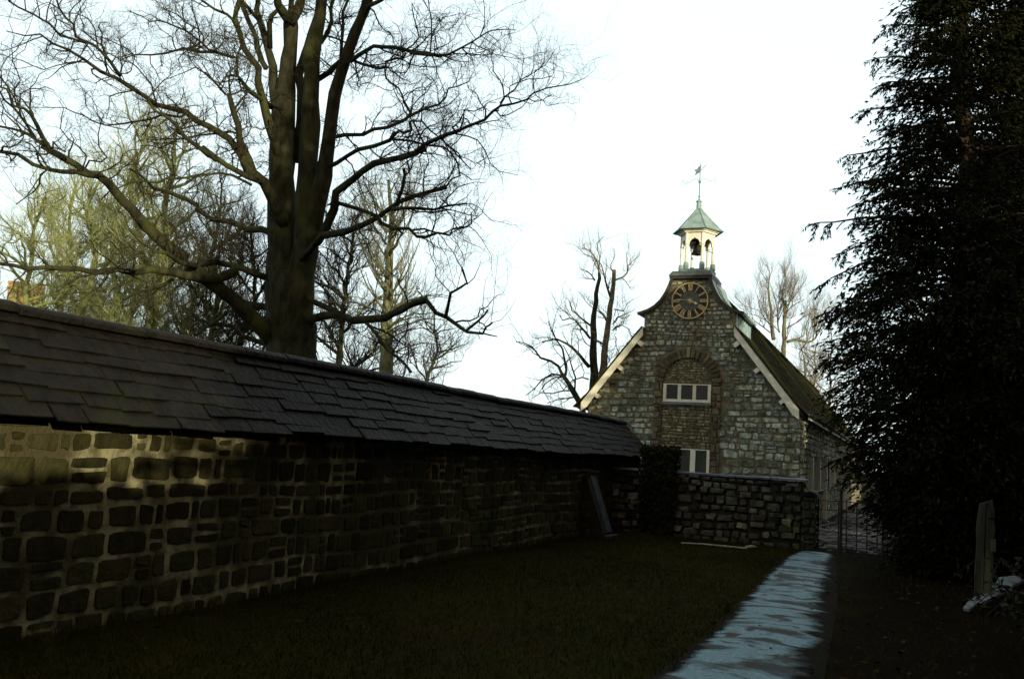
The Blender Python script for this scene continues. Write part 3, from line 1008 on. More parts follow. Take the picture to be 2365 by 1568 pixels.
for k in range(6):
    a, b = hexpt(RC, k, 0), hexpt(RC, k + 1, 0)
    t = (b - a); L = t.length; t.normalize()
    nrm = Vector((t.y, -t.x, 0))
    x0, x1 = .045, L - .045
    half = (x1 - x0) / 2 - .035
    N = 12
    top = 8.60
    prof = []
    for i in range(N + 1):
        ang = math.pi * i / N
        zz = 8.24 + half * 1.05 * math.sin(ang) + (.035 if i == N // 2 else 0)
        prof.append((L / 2 - half * math.cos(ang), zz))
    prof = [(x0, 8.20)] + [(prof[0][0], 8.20)] + prof + [(prof[-1][0], 8.20)] + [(x1, 8.20)]
    for (u0, z0), (u1, z1) in zip(prof, prof[1:]):
        if u1 - u0 < 1e-5: continue
        vs = []
        for off in (-.022, .022):
            for u_, z_ in ((u0, z0), (u1, z1), (u1, top), (u0, top)):
                vs.append(a + t * u_ + nrm * off + UZ * z_)
        q.add(vs, [(0, 1, 2, 3), (7, 6, 5, 4), (0, 4, 5, 1)])
q.build('arcade', M['cream_paint'], cup)
q = MB()
q.prism([hexpt(.60, k, 8.602) for k in range(6)], (0, 0, .045))
q.prism([hexpt(.66, k, 8.648) for k in range(6)], (0, 0, .03))
q.build('cornice', M['cream_paint'], cup)
q = MB()
prof = [(.80, 8.68), (.76, 8.705), (.66, 8.79), (.50, 8.96), (.32, 9.16), (.16, 9.34), (.085, 9.44)]
vs = [hexpt(r, k, z) for r, z in prof for k in range(6)]
q.add(vs, [(i * 6 + j, i * 6 + (j + 1) % 6, (i + 1) * 6 + (j + 1) % 6, (i + 1) * 6 + j) for i in range(len(prof) - 1) for j in range(6)] + [(5, 4, 3, 2, 1, 0)])
for k in range(6):
    q.tube([hexpt(r, k, z + .008) for r, z in prof], .016, 6)
q.build('cupola_roof', M['lead'], cup)
q = MB()
q.lathe([(.10, 9.43), (.085, 9.48), (.075, 9.66), (.095, 9.68), (.095, 9.71), (.05, 9.73), (.03, 9.78)], (CX, CY, 0), 8)
q.build('finial', M['lead'], cup)
va = MB()
va.tube([(CX, CY, 9.77), (CX, CY, 10.93)], [.018, .011], 8)
va.lathe([(.012, 10.28), (.04, 10.31), (.045, 10.335), (.04, 10.36), (.012, 10.39)], (CX, CY, 0), 10)
va.lathe([(.012, 9.83), (.034, 9.85), (.034, 9.87), (.012, 9.89)], (CX, CY, 0), 10)
vane = va.build('weathervane', M['verdigris'], bd)
for s in (-1, 1):
    q = MB()
    q.tube([(CX + s * x, CY, 10.335 + z) for x, z in ((.0, .0), (.05, .06), (.12, .10), (.20, .08), (.29, .02), (.37, -.01), (.41, 0))], .006, 6)
    q.build('arm', M['verdigris'], vane)
    q = MB()
    lx = CX + s * .48
    def st_(pts):
        q.tube([(lx + x * .5, CY, 10.335 + z * .8) for x, z in pts], .0055, 6)
    if s < 0:
        st_([(-.11, -.11), (-.11, .11)]); st_([(-.11, .11), (.11, -.11)]); st_([(.11, -.11), (.11, .11)])
    else:
        st_([(.07, .08), (.03, .115), (-.05, .10), (-.07, .05), (-.03, .01), (.04, -.02), (.07, -.06), (.04, -.105), (-.04, -.11), (-.08, -.08)])
    q.build('letter', M['verdigris'], vane)
q = MB()
q.prism([(CX - .01, CY - .006, 10.64), (CX - .05, CY - .006, 10.62), (CX - .18, CY - .006, 10.54), (CX - .13, CY - .006, 10.64), (CX - .19, CY - .006, 10.73), (CX - .10, CY - .006, 10.75), (CX - .05, CY - .006, 10.83), (CX + .02, CY - .006, 10.85), (CX + .02, CY - .006, 10.67)], (0, .012, 0))
q.tube([(CX + .02, CY, 10.70), (CX + .08, CY, 10.78), (CX + .13, CY, 10.81), (CX + .19, CY, 10.88)], .009, 6)
q.build('vane', M['verdigris'], vane)

bell = thing('bell', 'dark bronze bell hanging under the arches of the white cupola', 'bell', (CX, CY, 8.05))
q = MB()
q.lathe([(.19, 8.00), (.185, 8.03), (.155, 8.07), (.135, 8.16), (.125, 8.26), (.10, 8.33), (.04, 8.36)], (CX, CY, 0), 24)
q.build('bell_body', M['bronze'], bell, smooth=True)
q = MB()
q.box((CX - .40, CY - .035, 8.42), (CX + .40, CY + .035, 8.50)); q.box((CX - .06, CY - .03, 8.355), (CX + .06, CY + .03, 8.425))
q.build('headstock', M['bronze'], bell, bevel=.006)
q = MB()
q.tube([(CX, CY, 8.30), (CX, CY, 8.02)], .012, 6); q.lathe([(.01, 7.95), (.032, 7.98), (.01, 8.02)], (CX, CY, 0), 10)
q.build('clapper', M['bronze'], bell)
q = MB()
q.tube([(CX + .30, CY - .06, 8.45), (CX + .33, CY - .10, 8.20), (CX + .36, CY - .12, 8.05), (CX + .52, CY - .10, 8.02)], .01, 6)
q.build('lever', M['iron'], bell)

# ---------------------------------------------------------------- house far behind the wall: only its chimney clears the wall
hb = at(58, 690, 43)
hs = thing('brick_house', 'brick house far behind the wall, its chimney of three orange shafts showing above it', 'house', (hb.x, hb.y, 0))
q = MB(); q.box((hb.x - 4, hb.y - 3, -.3), (hb.x + 4, hb.y + 3, 4.0)); q.build('wall', M['brick'], hs)
q = MB()
q.prism([(hb.x - 4.3, hb.y - 3.3, 3.9), (hb.x - 4.3, hb.y + 3.3, 3.9), (hb.x - 4.3, hb.y, 6.6)], (8.6, 0, 0))
rf = q.build('roof', M['tile'], hs)
q = MB()
tdir = Vector((Rd.x, Rd.y, 0)).normalized()
top = at(58, 658, 43).z
for k in (-1, 0, 1):
    c = Vector((hb.x, hb.y, 0)) + tdir * (.53 * k)
    h_ = top + (.12 if k == -1 else .0)
    q.box((c.x - .22, c.y - .22, 4.8), (c.x + .22, c.y + .22, h_), rot=Matrix.Rotation(math.atan2(tdir.y, tdir.x), 3, 'Z'))
    q.box((c.x - .25, c.y - .25, h_ - .35), (c.x + .25, c.y + .25, h_ - .22), rot=Matrix.Rotation(math.atan2(tdir.y, tdir.x), 3, 'Z'))
    q.box((c.x - .255, c.y - .255, h_ - .12), (c.x + .255, c.y + .255, h_ + .01), rot=Matrix.Rotation(math.atan2(tdir.y, tdir.x), 3, 'Z'))
q.build('chimney', M['brick'], rf)
for s in (-1.6, 1.6):
    q = MB(); q.box((hb.x + s - .5, hb.y - 3.04, 1.1), (hb.x + s + .5, hb.y - 2.98, 2.4)); q.build('window', M['pane'], hs)


# ---------------------------------------------------------------- bare trees
SP = {'a': (453.4, 0, .241), 'b': (453.4, 340, .3373), 'c': (0, 0, .241), 'd': (0, 340, .265), 'e': (906.7, 0, .2891), 'f': (831.2, 453.4, .3133), 'g': (1171.2, 529, .2891), 'h': (1662.3, 566.7, .2651), 'p': (0, 0, 1)}


def spline(pts, rad, step):
    """smooth line through measured points"""
    n = len(pts)
    op, orr = [], []
    for i in range(n - 1):
        p0, p1, p2, p3 = pts[max(i - 1, 0)], pts[i], pts[i + 1], pts[min(i + 2, n - 1)]
        k = max(1, int((p2 - p1).length / step))
        for j in range(k):
            t = j / k
            op.append(.5 * (2 * p1 + (p2 - p0) * t + (2 * p0 - 5 * p1 + 4 * p2 - p3) * t * t + (3 * p1 - p0 - 3 * p2 + p3) * t ** 3))
            orr.append(rad[i] + (rad[i + 1] - rad[i]) * t)
    op.append(pts[-1]); orr.append(rad[-1])
    return op, orr


class Tree:
    def __init__(self, seed, up=.25, gnarl=.35, twig_r=.0042, dens=1.0, lens=(1.5, .75, .36), levels=3, thick=.02):
        self.rng = R_(seed)
        self.wood, self.twig = MB(), MB()
        self.up, self.gnarl, self.tr, self.dens, self.lens, self.levels, self.thick = up, gnarl, twig_r, dens, lens, levels, thick

    def put(self, pts, rad):
        r = max(rad)
        if r > self.thick:
            self.wood.tube(pts, rad, 12 if r > .25 else 9 if r > .1 else 6)
        else:
            self.twig.tube(pts, rad, 4 if r > .011 else 3, cap=False)

    def limb(self, pts, rad, spawn=True, start=.0, wob=.5, shoots=1.0, step=.35):
        pts, rad = spline(pts, rad, step)
        g = self.rng
        for i in range(1, len(pts) - 1):
            r = rad[i] * wob + (.035 if rad[i] < .09 else 0)
            pts[i] = pts[i] + Vector((g.gauss(0, r), g.gauss(0, r), g.gauss(0, r))) * .5
            rad[i] *= g.uniform(.93, 1.07)
        self.put(pts, rad)
        if spawn: self.children(pts, rad, 0, start, shoots)

    def children(self, pts, rad, lev, start=.15, k=1.0):
        if lev >= self.levels: return
        g = self.rng
        ls = [0]
        for a, b in zip(pts, pts[1:]): ls.append(ls[-1] + (b - a).length)
        L = ls[-1]
        if L < .02: return
        sp = (.42, .16, .085)[lev] / (self.dens * k)
        s = L * start + g.uniform(0, sp)
        i = 0
        while s < L:
            while i < len(pts) - 2 and ls[i + 1] < s: i += 1
            t = (s - ls[i]) / max(1e-6, ls[i + 1] - ls[i])
            p = pts[i].lerp(pts[i + 1], t)
            r = rad[i] + (rad[i + 1] - rad[i]) * t
            d = (pts[i + 1] - pts[i]).normalized()
            f = s / L
            # thick old wood carries few shoots
            if not (lev == 0 and r > .09 and g.random() < .55):
                ln = self.lens[lev] * g.uniform(.45, 1.25) * (1.0 - .45 * f if lev else 1)
                cr = min(r * .62, self.tr * (3.6, 1.9, 1.0)[lev] * g.uniform(.8, 1.2))
                self.shoot(p, d, ln, cr, lev)
            s += sp * g.uniform(.5, 1.5)

    def shoot(self, p, d, ln, r, lev, ang=None):
        g = self.rng
        s = d.orthogonal().normalized()
        s.rotate(Matrix.Rotation(g.uniform(0, 2 * math.pi), 3, d))
        a = math.radians(g.uniform(32, 72)) if ang is None else ang
        v = d * math.cos(a) + s * math.sin(a)
        v = (v + UZ * self.up * g.uniform(.2, 1.3)).normalized()
        n = max(3, min(8, int(ln / (.16, .11, .09)[min(lev, 2)])))
        pts, rad = [p.copy()], [r]
        q = p.copy()
        for i in range(n):
            v = (v + Vector((g.gauss(0, 1), g.gauss(0, 1), g.gauss(0, 1))) * self.gnarl + UZ * self.up * .35).normalized()
            q = q + v * (ln / n)
            pts.append(q.copy())
            rad.append(r * (1 - .72 * (i + 1) / n))
        self.put(pts, rad)
        self.children(pts, rad, lev + 1)

    def finish(self, name, label, cat, base, mats, group=None):
        root = thing(name, label, cat, base, group)
        self.wood.build('trunk', mats[0], root, smooth=True)
        self.twig.build('crown', mats[1], root)
        return root


def traced(tree, depth, sp, pts, w0, w1, off=0, spawn=True, start=0, shoots=1.0, off0=0, flare=None, wob=.5):
    """one limb measured in the photograph, leaning off metres away from the trunk's distance by its tip"""
    ox, oy, s = SP[sp]
    ls = [0]
    for a, b in zip(pts, pts[1:]): ls.append(ls[-1] + math.hypot(b[0] - a[0], b[1] - a[1]))
    P_, Rr = [], []
    for (x, y), l in zip(pts, ls):
        f = l / ls[-1]
        dep = depth + off0 + (off - off0) * f ** .8
        P_.append(at(ox + x * s, oy + y * s, dep))
        Rr.append((w0[len(Rr)] if isinstance(w0, list) else w0 + (w1 - w0) * f) / 2 * dep / FPX)
    tree.limb(P_, Rr, spawn, start, shoots=shoots, wob=wob)


# the great tree behind the wall
BT = 23.0
T = Tree(101, up=.16, gnarl=.42, twig_r=.0052, dens=1.12, lens=(1.6, .8, .38))
tr = lambda *a, **k: traced(T, BT, *a, **k)
# trunk and main stems: (space, points, width at start, width at end, lean)
tr('b', [(640, 1750), (640, 1500), (640, 1250), (642, 1000), (645, 850)], 110, 106, spawn=False, wob=.12)
tr('p', [(658, 760), (656, 677), (652, 576), (651, 492), (652, 407), (656, 289), (656, 241), (663, 174), (669, 108), (670, 60), (671, 34)], [90, 84, 72, 64, 60, 57, 51, 38, 33, 36, 30], 0, .3, spawn=True, start=.7, shoots=.5, wob=.1)
tr('p', [(680, 760), (686, 677), (703, 583), (710, 492), (711, 407), (716, 289), (717, 229), (720, 169), (718, 133), (729, 82), (739, 39), (743, 0), (746, -48)], [84, 80, 62, 55, 50, 42, 39, 38, 41, 34, 26, 25, 22], 0, -.4, spawn=True, start=.7, shoots=.5, wob=.1)
tr('p', [(700, 620), (720, 529), (740, 441), (754, 372), (764, 277), (774, 217), (785, 178), (800, 130), (820, 77), (834, 43), (845, 17), (851, -5), (858, -38)], [50, 46, 41, 36, 31, 29, 28, 26, 25, 21, 24, 26, 23], 0, -1.2, spawn=True, start=.6, shoots=.5, wob=.1)
tr('a', [(905, 210), (960, 90), (985, 0), (1000, -120), (1040, -300)], 26, 14, .8)
tr('a', [(895, 200), (920, 80), (922, 0), (915, -150)], 16, 9, -.4)
tr('a', [(890, 200), (820, 110), (775, 40), (740, -60), (700, -200)], 24, 12, -.9)
tr('a', [(770, 1150), (740, 900), (715, 620), (690, 480), (625, 260), (590, 90), (590, -20), (580, -200)], 28, 8, 1.2, shoots=.7)
tr('a', [(705, 470), (715, 250), (735, 170), (780, 90), (760, -30), (770, -160)], 13, 9, -.5)
tr('a', [(665, 650), (600, 470), (560, 350), (510, 190), (440, 30), (400, -80)], 14, 9, 1.5)
tr('a', [(600, 200), (520, 100), (430, 20), (380, -60)], 9, 6, .2, off0=.9)
tr('a', [(810, 1560), (745, 1420), (690, 1200), (610, 930), (565, 640), (470, 470), (410, 320), (395, 200), (405, 80), (390, -20), (380, -160)], 24, 9, -1.2, shoots=.9)
tr('a', [(380, 260), (340, 190), (290, 150), (180, 85), (0, -10), (-150, -60)], 7, 3.5, -2.2, off0=-.9, shoots=1.3)
tr('a', [(720, 1030), (640, 960), (540, 880), (470, 810), (380, 740), (330, 720)], 13, 6, -2.0, shoots=1.6)
tr('b', [(600, 560), (545, 380), (450, 240), (360, 160), (290, 20)], 34, 17, -1.5, spawn=False)
tr('a', [(555, 1690), (500, 1540), (420, 1360), (370, 1200), (340, 1050), (310, 900)], 20, 11, -2.0, off0=-1.05, shoots=1.4)
tr('a', [(325, 900), (335, 780), (330, 660), (310, 600)], 5, 3, -2.3, off0=-2, shoots=2.4)
tr('c', [(2165, 910), (2060, 790), (1960, 690), (1880, 650), (1760, 690), (1600, 760)], 5.5, 1.5, -3, off0=-2, shoots=1.6)
# upper left limb reaching over the wall
tr('c', [(2290, 1460), (2195, 1340), (2010, 1235), (1880, 1160), (1790, 1080), (1640, 1030), (1500, 980), (1370, 910), (1250, 840), (1120, 725), (950, 680), (800, 580), (650, 490), (500, 400), (380, 330), (230, 340), (60, 300)], 17, 2.2, -4.5, off0=-1.0, shoots=1.5)
tr('c', [(1150, 730), (1110, 650), (1060, 590), (1000, 500), (930, 430), (810, 410), (740, 350), (690, 240), (630, 160), (570, 80), (530, -40)], 8, 4, -4.8, off0=-3.2, shoots=1.8)
tr('c', [(820, 415), (700, 380), (600, 350), (480, 240), (420, 195), (300, 140), (180, 85), (80, 10), (40, -60)], 6, 4, -6, off0=-4.3, shoots=1.8)
tr('c', [(1150, 720), (1170, 640), (1150, 585), (1040, 510), (900, 480)], 4, 2, -2.2, off0=-3.2, shoots=1.5)
tr('c', [(1020, 690), (1010, 620), (940, 560), (850, 440), (700, 300)], 3.5, 1.6, -4.6, off0=-3.5, shoots=1.5)
tr('c', [(830, 600), (690, 590), (540, 625), (420, 665), (330, 640), (200, 590), (80, 550), (-60, 500)], 4, 2, -5, off0=-3.8, shoots=1.5)
tr('c', [(1080, 735), (980, 750), (900, 800), (760, 760), (650, 780)], 2.5, 1.2, -2.5, off0=-3.3)
tr('c', [(2240, 550), (2195, 535), (2050, 495), (1910, 485), (1760, 470), (1600, 510), (1450, 535), (1290, 540), (1150, 575)], 8, 2.5, 3.0, off0=.6, shoots=1.1)
tr('c', [(1290, 540), (1240, 490), (1140, 420), (1040, 385), (900, 340), (780, 290)], 3.5, 1.5, 3.5, off0=2.6, shoots=1.3)
tr('c', [(2060, 495), (1930, 430), (1850, 350), (1770, 295), (1680, 260), (1600, 215), (1430, 205), (1350, 160), (1220, 100)], 6, 1.5, 3.4, off0=1, shoots=1.5)
tr('c', [(1945, 430), (1945, 350), (1900, 280), (1770, 215), (1700, 150), (1560, 90), (1480, 0)], 4, 1.6, 2.2, off0=1.3, shoots=1.6)
tr('c', [(1770, 210), (1740, 120), (1760, 20), (1760, -50)], 2.5, 1.3, 2.4, off0=1.8, shoots=1.6)
# second left limb
tr('b', [(450, 240), (330, 205), (200, 130), (130, 90), (40, 0)], 15, 12, -2.6, off0=-1.4, shoots=.8)
tr('c', [(2080, 1540), (1930, 1430), (1790, 1310), (1690, 1200), (1600, 1125), (1490, 1050), (1420, 970)], 12, 6, -3.4, off0=-2.6, shoots=1.2)
tr('c', [(2290, 1290), (2195, 1255), (2050, 1270), (1870, 1285), (1790, 1330), (1620, 1330), (1510, 1345), (1400, 1340)], 6, 2.5, -1.5, shoots=1.4)
tr('c', [(1700, 1335), (1610, 1390), (1520, 1430), (1430, 1410), (1340, 1400)], 4, 2, -2.2, off0=-1.2, shoots=1.4)
tr('c', [(1800, 1090), (1720, 1105), (1560, 1110), (1430, 1160), (1290, 1180), (1180, 1195), (1010, 1190), (900, 1160), (800, 1115), (700, 1080), (620, 1040), (450, 1030), (300, 1030)], 6, 1.5, -1.5, off0=-2.2, shoots=1.6)
tr('b', [(550, 600), (460, 562), (360, 550), (250, 510), (100, 470), (0, 420)], 17, 13, 1.0, off0=.1, shoots=.7)
tr('d', [(1720, 510), (1620, 470), (1550, 440), (1440, 395), (1340, 345), (1270, 295), (1200, 240), (1130, 190)], 12, 5, 1.8, off0=1, shoots=1.2)
tr('b', [(380, 260), (250, 195), (170, 175), (80, 185), (0, 190)], 7, 6, -2.2, off0=-1.6)
tr('d', [(1720, 245), (1620, 260), (1520, 290), (1440, 285), (1360, 290), (1260, 305), (1120, 310), (1030, 345), (960, 400), (880, 460)], 6, 3, -3, off0=-2.2, shoots=1.4)
# the lowest, heaviest limb and its forks
tr('b', [(560, 1400), (470, 1250), (350, 1130), (230, 1030), (120, 940), (0, 850), (-60, 810)], 42, 28, -1.5, off0=.2, spawn=False, wob=.2)
tr('d', [(1600, 960), (1500, 880), (1380, 780), (1260, 680), (1150, 560), (1070, 470), (1000, 370), (940, 310), (850, 255), (740, 210), (640, 150), (480, 60), (360, -10)], 30, 12, -4.5, off0=-1.5, shoots=.9)
tr('c', [(620, 1530), (520, 1460), (420, 1380), (370, 1290), (350, 1220), (290, 1110), (220, 1050), (150, 1010), (110, 920), (60, 860), (0, 830), (-80, 760)], 12, 4, -6.5, off0=-4.3, shoots=1.5)
tr('c', [(430, 1390), (370, 1350), (280, 1300), (210, 1260), (110, 1230), (0, 1215), (-120, 1190)], 8, 5, -5.5, off0=-4.6, shoots=1.1)
tr('c', [(340, 1330), (260, 1220), (190, 1120), (120, 1030), (40, 950), (0, 870), (-60, 800)], 7, 3.5, -5, off0=-4.6, shoots=1.6)
tr('c', [(205, 1255), (190, 1200), (120, 1160), (50, 1110), (-60, 1120)], 4, 2, -5.8, off0=-5.2)
tr('d', [(850, 255), (740, 240), (640, 235), (540, 225), (430, 195), (300, 140), (150, 80), (0, 20), (-150, -10)], 13, 8, -6.0, off0=-3.8, shoots=.9)
tr('d', [(425, 190), (365, 230), (345, 310), (290, 380), (220, 430), (140, 500)], 5, 2.5, -4.5, off0=-5, shoots=1.3)
tr('d', [(1700, 1040), (1560, 1010), (1450, 930), (1330, 910)], 16, 6, -3, off0=-1.6, shoots=1.6)
tr('d', [(2050, 1080), (1900, 1130), (1600, 1120), (1450, 1080), (1300, 1075), (1180, 1080), (1050, 1070), (900, 1075), (800, 1075), (680, 1055), (550, 1040), (400, 1055), (250, 1060), (110, 1030), (0, 1035), (-120, 1010)], 22, 7, -5, off0=-.8, shoots=1.1)
tr('b', [(570, 930), (480, 890), (300, 835), (120, 810), (0, 795), (-80, 790)], 18, 14, -1, off0=.3, shoots=1.0)
tr('b', [(570, 1150), (480, 1100), (330, 1065), (200, 1000), (80, 950)], 18, 12, 1.2, off0=.5, shoots=1.2)
tr('b', [(570, 1400), (480, 1350), (330, 1275), (180, 1215), (0, 1175)], 15, 9, 1.8, off0=.5, shoots=1.3)
tr('b', [(210, 1130), (130, 1200), (60, 1250), (0, 1290)], 10, 7, -1.5, off0=-.8, shoots=1.2)
tr('d', [(1500, 1150), (1420, 1210), (1300, 1240), (1200, 1260), (1080, 1330)], 9, 4, -3.2, off0=-1.5, shoots=1.4)
tr('d', [(1180, 1080), (1040, 1060), (850, 1100), (700, 1130), (600, 1190)], 6, 3, -5, off0=-3, shoots=1.4)
# right-hand stems
tr('a', [(990, 1560), (1005, 1300), (1015, 1000), (985, 720), (1040, 520), (1090, 400)], 26, 20, .2, off0=.2, spawn=False)
tr('a', [(1195, 410), (1260, 310), (1280, 200), (1290, 90), (1330, -20), (1340, -160)], 10, 7, .4)
tr('a', [(1245, 345), (1330, 370), (1440, 415)], 5, 4, -.6)
tr('a', [(1630, 130), (1700, 60), (1780, 0), (1880, -90)], 12, 8, -1.9, off0=-1.2)
tr('a', [(1385, 560), (1400, 420), (1395, 250), (1420, 130), (1445, -10), (1450, -140)], 8, 5.5, .6)
tr('a', [(1170, 760), (1260, 700), (1340, 600), (1420, 560)], 15, 13, -.9, shoots=1.4)
tr('a', [(1480, 590), (1560, 530), (1720, 450), (1800, 455), (1900, 480), (2060, 500), (2195, 525), (2350, 540)], 11, 7.5, -2.5, off0=-1, shoots=1.4)
tr('e', [(140, 425), (320, 440), (440, 425), (560, 395), (635, 335), (760, 260), (800, 235), (900, 235), (980, 240)], 8, 1.6, -3.5, off0=-2.5, shoots=1.9)
tr('e', [(560, 395), (590, 430), (640, 445), (705, 445), (730, 415)], 3.5, 2, -2.6, off0=-3, shoots=1.2)
tr('e', [(635, 340), (680, 365), (740, 410), (820, 440), (930, 470), (1010, 475)], 3.5, 1.2, -3.8, off0=-3, shoots=1.5)
tr('e', [(300, 430), (300, 300), (305, 180), (290, 60), (280, -30)], 4, 2, -2, off0=-2.4, shoots=2.2)
tr('e', [(700, 290), (725, 200), (730, 60), (720, -40)], 2.8, 1.4, -3, off0=-3, shoots=1.8)
tr('e', [(310, 440), (340, 540), (355, 630), (270, 710), (245, 790), (240, 860)], 3, 1.6, -2.2, off0=-2.5, shoots=1.5)
tr('e', [(60, 400), (70, 320), (30, 220), (0, 180)], 3, 1.4, -1.4, off0=-2, shoots=1.8)
tr('a', [(1510, 585), (1630, 615), (1755, 665), (1815, 640), (1820, 585), (1900, 570), (1980, 570), (2010, 510)], 7, 5, -1.8, off0=-1, shoots=1.2)
tr('a', [(1805, 650), (1810, 740), (1860, 810), (1930, 860), (1985, 930), (1980, 990), (2030, 1070), (2050, 1120)], 4.5, 3.5, -2.4, off0=-1.4, shoots=1.4)
tr('a', [(1262, 1330), (1320, 1312), (1450, 1305), (1600, 1280), (1720, 1250), (1830, 1210), (2000, 1130), (2060, 1090)], 10, 8, 1.8, off0=.2, shoots=1.2)
tr('e', [(110, 945), (180, 900), (270, 865), (370, 830), (420, 790), (445, 710), (520, 685), (600, 665), (640, 590)], 7, 1.6, 3, off0=1.8, shoots=1.6)
tr('e', [(150, 920), (120, 860), (80, 780), (50, 710), (0, 660)], 4, 2, 1, off0=1.8, shoots=1.4)
tr('e', [(150, 970), (240, 980), (300, 1050), (380, 1110), (450, 1170), (520, 1240), (600, 1330)], 5, 2.5, 2.6, off0=1.8, shoots=1.5)
tr('e', [(140, 970), (155, 1040), (100, 1070), (40, 1050), (0, 1090)], 6, 8, 1.2, off0=1.8)
tr('a', [(1240, 1610), (1340, 1555), (1450, 1490), (1550, 1440), (1700, 1390), (1850, 1345), (1890, 1290), (1900, 1265)], 11, 9, -2, off0=-.5, shoots=1.0)
tr('e', [(0, 1120), (50, 1110), (150, 1140), (260, 1165), (390, 1185), (470, 1225), (525, 1300), (540, 1405), (480, 1440), (430, 1485)], 5, 4, -3, off0=-2, shoots=1.4)
tr('b', [(790, 680), (880, 560), (940, 420), (960, 310), (1040, 230), (1150, 160), (1230, 120), (1400, 80), (1568, 15)], 22, 12, -2.5, off0=-.1, shoots=.9)
tr('e', [(60, 1270), (160, 1225), (270, 1165), (400, 1085), (500, 1055), (600, 1000), (730, 960), (800, 890), (860, 845), (980, 820), (1060, 790), (1130, 745), (1230, 700), (1330, 685), (1420, 660), (1540, 625)], 12, 1.4, -6, off0=-2.4, shoots=1.3)
tr('e', [(860, 830), (880, 780), (970, 715), (1030, 640), (1100, 600), (1130, 520), (1130, 400)], 5, 1.2, -4, off0=-4, shoots=1.6)
tr('e', [(1132, 742), (1125, 650), (1150, 570), (1230, 520), (1300, 400)], 2.8, 1.2, -5.5, off0=-4.8, shoots=1.8)
tr('e', [(1230, 700), (1280, 620), (1270, 520), (1300, 440)], 2, 1, -6, off0=-5.2, shoots=1.6)
tr('e', [(540, 1030), (575, 960), (570, 895), (660, 890), (730, 860), (760, 810), (830, 820)], 4, 2, -3, off0=-3, shoots=1.4)
tr('e', [(390, 1100), (430, 1160), (520, 1225), (560, 1290), (620, 1350)], 4.5, 2.5, -1.5, off0=-2.6, shoots=1.6)
tr('e', [(500, 1070), (610, 1090), (680, 1130), (720, 1220), (790, 1310), (850, 1360), (1000, 1400)], 4, 1.2, -2.6, off0=-2.8, shoots=1.8)
tr('e', [(720, 1230), (740, 1300), (800, 1340), (780, 1260)], 2.5, 1.2, -3, off0=-2.7, shoots=1.6)
tr('b', [(720, 760), (780, 690), (870, 600), (1000, 590), (1120, 535), (1240, 475), (1330, 410), (1400, 365), (1480, 340), (1568, 315)], 18, 10, -3.2, off0=-.4, shoots=.5)
tr('e', [(190, 1568), (280, 1530), (430, 1495)], 10, 10, -3.4, off0=-3.0, shoots=.6)
tr('b', [(900, 470), (960, 400), (1050, 390), (1150, 430), (1245, 475)], 11, 8, -2, off0=-.4, shoots=.5)
tr('b', [(1370, 390), (1420, 290), (1440, 200), (1420, 150)], 9, 7, -3.4, off0=-2.8, shoots=2.4)
tr('f', [(240, 95), (330, 95), (430, 100), (560, 95), (650, 65), (785, 55)], 9, 4, -4, off0=-2.9, shoots=1.2)
tr('f', [(600, 90), (700, 115), (800, 130), (870, 145)], 4, 2.5, -4.4, off0=-3.6, shoots=1.4)
tr('f', [(130, 150), (160, 210), (230, 240), (350, 250), (420, 280), (480, 300), (570, 285), (650, 290), (690, 250), (780, 235), (830, 200), (820, 120)], 10, 2.5, -4.2, off0=-2.8, shoots=1.3)
tr('f', [(380, 250), (480, 250), (560, 265), (640, 285)], 5, 3, -3.2, off0=-3.2, shoots=1.2)
tr('f', [(575, 300), (580, 350), (640, 430), (660, 520), (700, 690)], 2.2, 1.0, -3.2, off0=-3.6, shoots=1.2)
tr('f', [(660, 300), (720, 370), (770, 440), (775, 520)], 2.2, 1.0, -3.8, off0=-3.9, shoots=1.2)
# the low dead limb on the right
tr('b', [(700, 1215), (780, 1175), (880, 1145), (960, 1160), (1040, 1170)], 20, 17, -1.0, off0=0, spawn=False)
tr('b', [(740, 1010), (830, 1055), (940, 1100), (1040, 1165)], 15, 13, -1.0, off0=-.2, shoots=.5)
tr('b', [(1030, 1168), (1150, 1185), (1280, 1170), (1400, 1110), (1568, 1050)], 19, 15, -2.8, off0=-1.0, shoots=.4)
tr('f', [(180, 893), (300, 850), (400, 790), (475, 775), (500, 800), (560, 860), (640, 910), (740, 960), (800, 1005), (890, 1000), (930, 970), (950, 935), (978, 930)], 15, 5, -4.0, off0=-2.8, shoots=.35)
tr('f', [(465, 785), (482, 755), (490, 733)], 10, 3, -3.2, off0=-3.2, spawn=False)
tr('f', [(630, 895), (655, 800), (680, 730), (720, 690), (790, 650), (785, 600), (750, 545), (750, 520)], 9, 3.5, -4.6, off0=-3.5, shoots=.6)
tr('f', [(790, 650), (840, 610), (880, 510), (895, 470)], 2.5, 1.2, -4.8, off0=-4.4, shoots=.6)
tr('f', [(715, 690), (740, 600), (770, 500), (800, 330)], 2, 1, -4.8, off0=-4.4, shoots=.8)
tr('f', [(790, 985), (860, 920), (915, 860), (942, 838)], 7, 4.5, -3.2, off0=-3.8, shoots=.4)
tr('f', [(915, 850), (905, 800), (910, 690), (930, 610)], 2, 1, -3.4, off0=-3.3, shoots=.4)
tr('f', [(965, 930), (968, 830), (1000, 600), (1022, 400)], 1.6, .8, -4.4, off0=-4, shoots=.3)
tr('f', [(975, 930), (1040, 915), (1100, 840), (1150, 760)], 1.8, .8, -4.6, off0=-4, shoots=.4)
tr('f', [(880, 1003), (950, 1015), (1012, 1034)], 4.5, 2.5, -4.4, off0=-4, shoots=.3)
tr('b', [(1140, 1180), (1205, 1225), (1230, 1300), (1310, 1380), (1440, 1490), (1470, 1540)], 9, 7, -3, off0=-1.5, shoots=.9)
